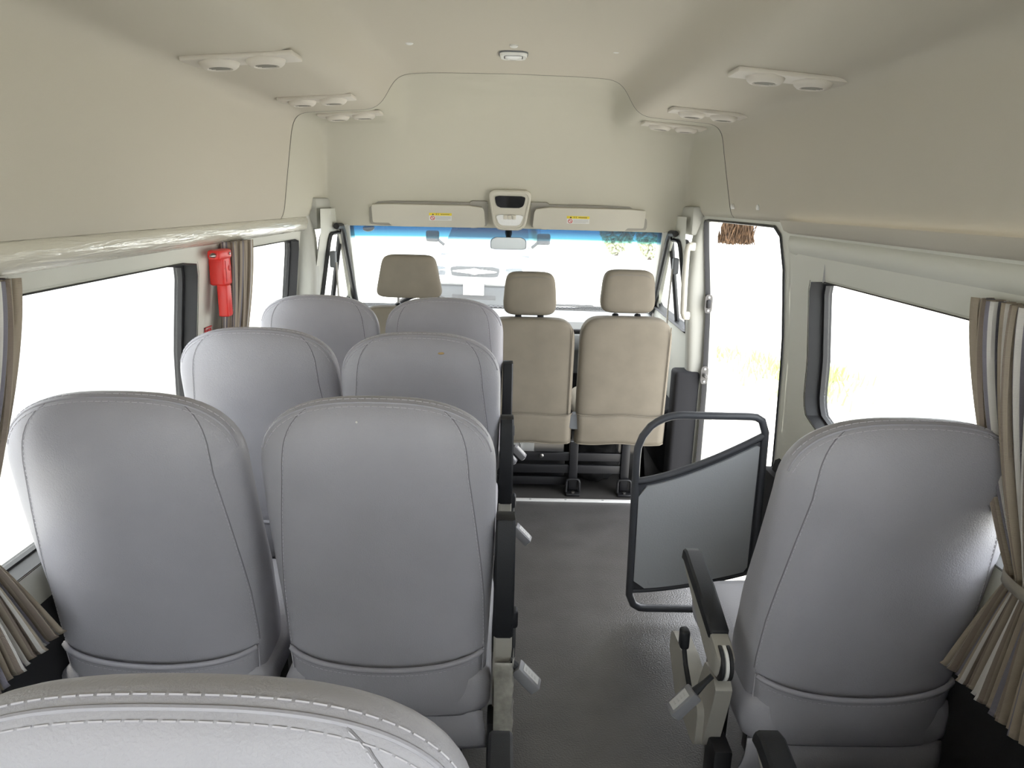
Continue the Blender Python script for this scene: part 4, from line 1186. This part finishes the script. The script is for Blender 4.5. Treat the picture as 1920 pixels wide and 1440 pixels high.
for s, y, l in ((-1, 3.53, 'beige seat belt hanging from its anchor on the left front pillar'), (1, 3.57, 'beige seat belt hanging from its anchor on the right front pillar')):
    t = thing('seat_belt', l, 'seat belt', (s*0.87, y, 1.0), 'front seat belts')
    bm = BM(); add_box(bm, (s*0.845-0.014, y-0.02, 1.14), (s*0.845+0.014, y+0.02, 1.22), 0.008, 3); obj('anchor', bm, M['dash'], t, world=True)
    bm = BM()
    W = [Vector((s*0.83, y, 1.165)), Vector((s*0.84, y+0.07, 0.95)), Vector((s*0.86, y+0.13, 0.70)), Vector((s*0.87, y+0.16, 0.45))]
    for a, b in zip(W, W[1:]): quad(bm, a+Vector((0, -0.018, 0)), a+Vector((0, 0.018, 0)), b+Vector((0, 0.018, 0)), b+Vector((0, -0.018, 0)))
    bmesh.ops.remove_doubles(bm, verts=bm.verts[:], dist=1e-5)
    obj('webbing', bm, M['belt'], t, world=True, solid=0.0015)
# front passenger door pocket
bm = BM(); add_box(bm, (0.85, 3.62, 0.05), (0.96, 4.2, 0.42), 0.04, 3)
dp = tag(obj('door_pocket', bm, M['lower']), 'dark storage pocket low on the front passenger door', 'door pocket')

# ---------------------------------------------------------------- outside
GZ = -0.72
bm = BM(); quad(bm, (-60, -60, GZ), (60, -60, GZ), (60, 60, GZ), (-60, 60, GZ)); struct('ground', bm, M['ground'], smooth=0)

bm = BM(); add_box(bm, (-4.6, -7, GZ), (-4.2, 11, 4.2)); struct('added_light_block_wall', bm, mat('light_block_white', (0.60, 0.60, 0.59), 0.9, bump=0.3, scale=40))  # invented wall outside the left windows, added to cut daylight reaching the right panel

# grass beside the road: blades, uncountable
random.seed(3)
bm = BM()
def blade(x, y, h):
    a = random.uniform(0, 2*pi); w = random.uniform(0.012, 0.022); dx, dy = cos(a)*w, sin(a)*w
    lx, ly = random.uniform(-0.5, 0.5)*h, random.uniform(-0.5, 0.5)*h
    v = [bm.verts.new(p) for p in ((x-dx, y-dy, GZ), (x+dx, y+dy, GZ), (x+lx*0.5+dx*0.6, y+ly*0.5+dy*0.6, GZ+h*0.6), (x+lx, y+ly, GZ+h), (x+lx*0.5-dx*0.6, y+ly*0.5-dy*0.6, GZ+h*0.6))]
    bm.faces.new(v)
for _ in range(9000):
    u, w = random.random(), random.gauss(0, 0.42)
    x = lerp(3.0, 5.0, u)+w*0.5; y = lerp(6.3, 5.2, u)+w*0.6
    if random.random() < 0.75: blade(x, y, random.uniform(0.06, 0.16))
for _ in range(650):
    cx, cy = random.choice([(3.6, 9.2), (3.9, 9.6), (3.2, 10.4), (4.3, 9.0), (3.7, 8.2)])
    blade(cx+random.gauss(0, 0.28), cy+random.gauss(0, 0.28), random.uniform(0.08, 0.25))
tag(obj('grass', bm, M['grass'], smooth=0), 'sunlit grass growing on the verge beyond the right window and door', 'grass', kind='stuff')

# parked car facing us
car = thing('parked_car', 'pale parked car facing the van beyond the windscreen', 'car', (-0.55, 13.0, GZ)); car.rotation_euler = (0, 0, radians(-8))
bm = BM()
def carsec(y, w, z0, z1, rz=0.12):
    lo = rounded_poly([(-w, z0), (w, z0), (w, z1), (-w, z1)], [0.06, 0.06, rz, rz], 8)
    return [Vector((p.x, y, p.y)) for p in lo]
add_loft(bm, [carsec(0.0, 0.80, 0.28, 0.96), carsec(0.10, 0.90, 0.22, 1.02), carsec(0.5, 0.93, 0.2, 1.10), carsec(1.2, 0.94, 0.2, 1.18), carsec(4.2, 0.94, 0.2, 1.2), carsec(4.5, 0.88, 0.25, 1.15)])
obj('body', bm, M['carwhite'], car)
bm = BM()
def cab(y, w0, w1, z0, z1): return [Vector(p) for p in ((-w0, y, z0), (w0, y, z0), (w1, y+0.0, z1), (-w1, y, z1))]
add_loft(bm, [cab(1.0, 0.88, 0.86, 1.12, 1.16), cab(1.75, 0.90, 0.74, 1.15, 1.78), cab(3.8, 0.90, 0.74, 1.15, 1.86), cab(4.4, 0.88, 0.78, 1.12, 1.3)]); bevel_sharp(bm, 0.05, 3)
obj('cabin_glass', bm, M['carglass'], car)
bm = BM(); add_box(bm, (-0.70, 1.85, 1.77), (0.70, 4.0, 1.90), 0.05, 3); obj('roof', bm, M['carwhite'], car)
bm = BM(); add_box(bm, (-0.90, -0.12, 0.20), (0.90, 0.15, 0.68), 0.06, 3); obj('bumper', bm, M['cardark'], car)
bm = BM(); add_box(bm, (-0.92, -0.145, 0.72), (0.92, 0.1, 0.80), 0.02, 2); obj('bumper_strip', bm, M['carwhite'], car)
bm = BM(); lo = rounded_poly([(-0.42, 0.84), (0.42, 0.84), (0.46, 1.02), (-0.46, 1.02)], 0.05, 8); add_prism(bm, lo, lambda p: Vector((p.x, -0.05, p.y)), lambda p: Vector((p.x, 0.1, p.y))); gr = obj('grille', bm, M['cardark'], car)
bm = BM(); lo = rounded_poly([(-0.40, 0.925), (0, 0.89), (0.40, 0.925), (0.40, 0.945), (0, 0.985), (-0.40, 0.945)], 0.008, 5); add_prism(bm, lo, lambda p: Vector((p.x, -0.075, p.y)), lambda p: Vector((p.x, -0.04, p.y))); obj('chrome_wing', bm, M['white'], gr)
bm = BM(); add_tube(bm, [(0.085*cos(a), -0.085, 0.937+0.05*sin(a)) for a in lin(0, 2*pi*23/24, 24)], 0.010, 6, closed=True)
for s in (-1, 1): add_tube(bm, [(s*0.030-0.016, -0.085, 0.905), (s*0.030+0.016, -0.085, 0.970)], 0.009, 6)
add_tube(bm, [(-0.030, -0.085, 0.93), (0.030, -0.085, 0.945)], 0.008, 6); obj('badge', bm, M['inkgrey'], gr)
bm = BM(); add_box(bm, (-0.19, -0.165, 0.52), (0.19, -0.14, 0.72), 0.01); obj('number_plate', bm, M['white'], car)
bm = BM()
for x in lin(-0.72, 0.42, 40):
    if abs(x-0.08) > 0.03 and abs(x+0.5) > 0.03: add_box(bm, (x-0.011, -0.135, 0.30), (x+0.011, -0.11, 0.35))
obj('lower_grille_slots', bm, M['rubber'], car)
bm = BM(); add_box(bm, (-0.40, -0.13, 0.44), (0.40, -0.10, 0.52), 0.01); obj('air_intake', bm, M['rubber'], car)
for s in (-1, 1):
    bm = BM(); lo = rounded_poly([(s*0.55, 0.84), (s*0.86, 0.86), (s*0.86, 1.02), (s*0.55, 1.00)][::s], 0.03, 6); add_prism(bm, lo, lambda p: Vector((p.x, 0.0, p.y)), lambda p: Vector((p.x, 0.2, p.y))); obj('headlamp', bm, M['carglass'], car)
    bm = BM(); add_box(bm, (s*0.98, 1.25, 1.36), (s*1.24, 1.38, 1.58), 0.04, 3); mr_ = obj('door_mirror', bm, M['cardark'], car)
    bm = BM(); add_tube(bm, [(s*0.88, 1.35, 1.30), (s*1.02, 1.32, 1.42)], 0.03, 8); obj('mirror_arm', bm, M['cardark'], mr_)
    for y in (0.85, 3.6):
        bm = BM(); add_lathe(bm, [(0.20, s*0.72), (0.33, s*0.74), (0.33, s*0.93), (0.22, s*0.95)], (0, y, 0.33), 'X', 28); obj('wheel', bm, M['rubber'], car)

# shrubs ahead on the right
def shrub(label, x, y, h, r, seed):
    random.seed(seed)
    t = thing('roadside_shrub', label, 'shrub', (x, y, GZ), 'roadside shrubs')
    bm = BM(); add_tube(bm, [(0, 0, 0), (0.05, 0, h*0.3), (0.0, 0.05, h*0.6)], [0.08, 0.06, 0.03], 10); obj('stem', bm, M['bark'], t)
    bm = BM()
    for _ in range(2600):
        a, b, q = random.uniform(0, 2*pi), random.uniform(-1, 1), random.random()**0.33
        p = Vector((r*q*cos(a)*sqrt(1-b*b), r*q*sin(a)*sqrt(1-b*b), h*0.5+h*0.48*q*b))
        n1 = Vector((random.gauss(0, 1), random.gauss(0, 1), random.gauss(0, 1))).normalized(); n2 = n1.orthogonal().normalized(); l = random.uniform(0.08, 0.18)
        bm.faces.new([bm.verts.new(p+q2) for q2 in (n1*l, n2*l*0.5, -n1*l, -n2*l*0.5)])
    obj('foliage', bm, M['leaf'], t, smooth=0)
shrub('pale sunlit shrub ahead on the right, below the tinted band of the windscreen', 4.75, 31.0, 2.6, 0.75, 5)
shrub('second pale shrub ahead, beside the right windscreen pillar', 5.8, 29.0, 2.5, 0.6, 9)

# dry thatch hanging over the door from an awning outside
random.seed(8)
th = thing('straw_awning', 'dry brown straw fringe hanging outside above the side door', 'awning', (2.05, 6.0, 1.6))
bm = BM()
for _ in range(420):
    x, y = random.uniform(1.80, 2.01), random.uniform(5.90, 6.15)
    z1 = 1.75; z0 = 1.165+random.uniform(0, 0.03)
    pts = [Vector((x+random.gauss(0, 0.01), y, z1))]
    for k in range(1, 5): pts.append(Vector((x+random.gauss(0, 0.025), y+random.gauss(0, 0.02), lerp(z1, z0, k/4))))
    add_tube(bm, pts, 0.004, 4)
obj('straw', bm, M['straw'], th, world=True, smooth=0)
bm = BM(); add_tube(bm, [(1.80, 5.85, 1.76), (1.95, 6.3, 1.77), (2.42, 9.0, 1.80)], 0.03, 10); add_tube(bm, [(2.42, 9.0, GZ), (2.42, 9.0, 1.84)], 0.035, 10); obj('pole', bm, M['bark'], th, world=True)
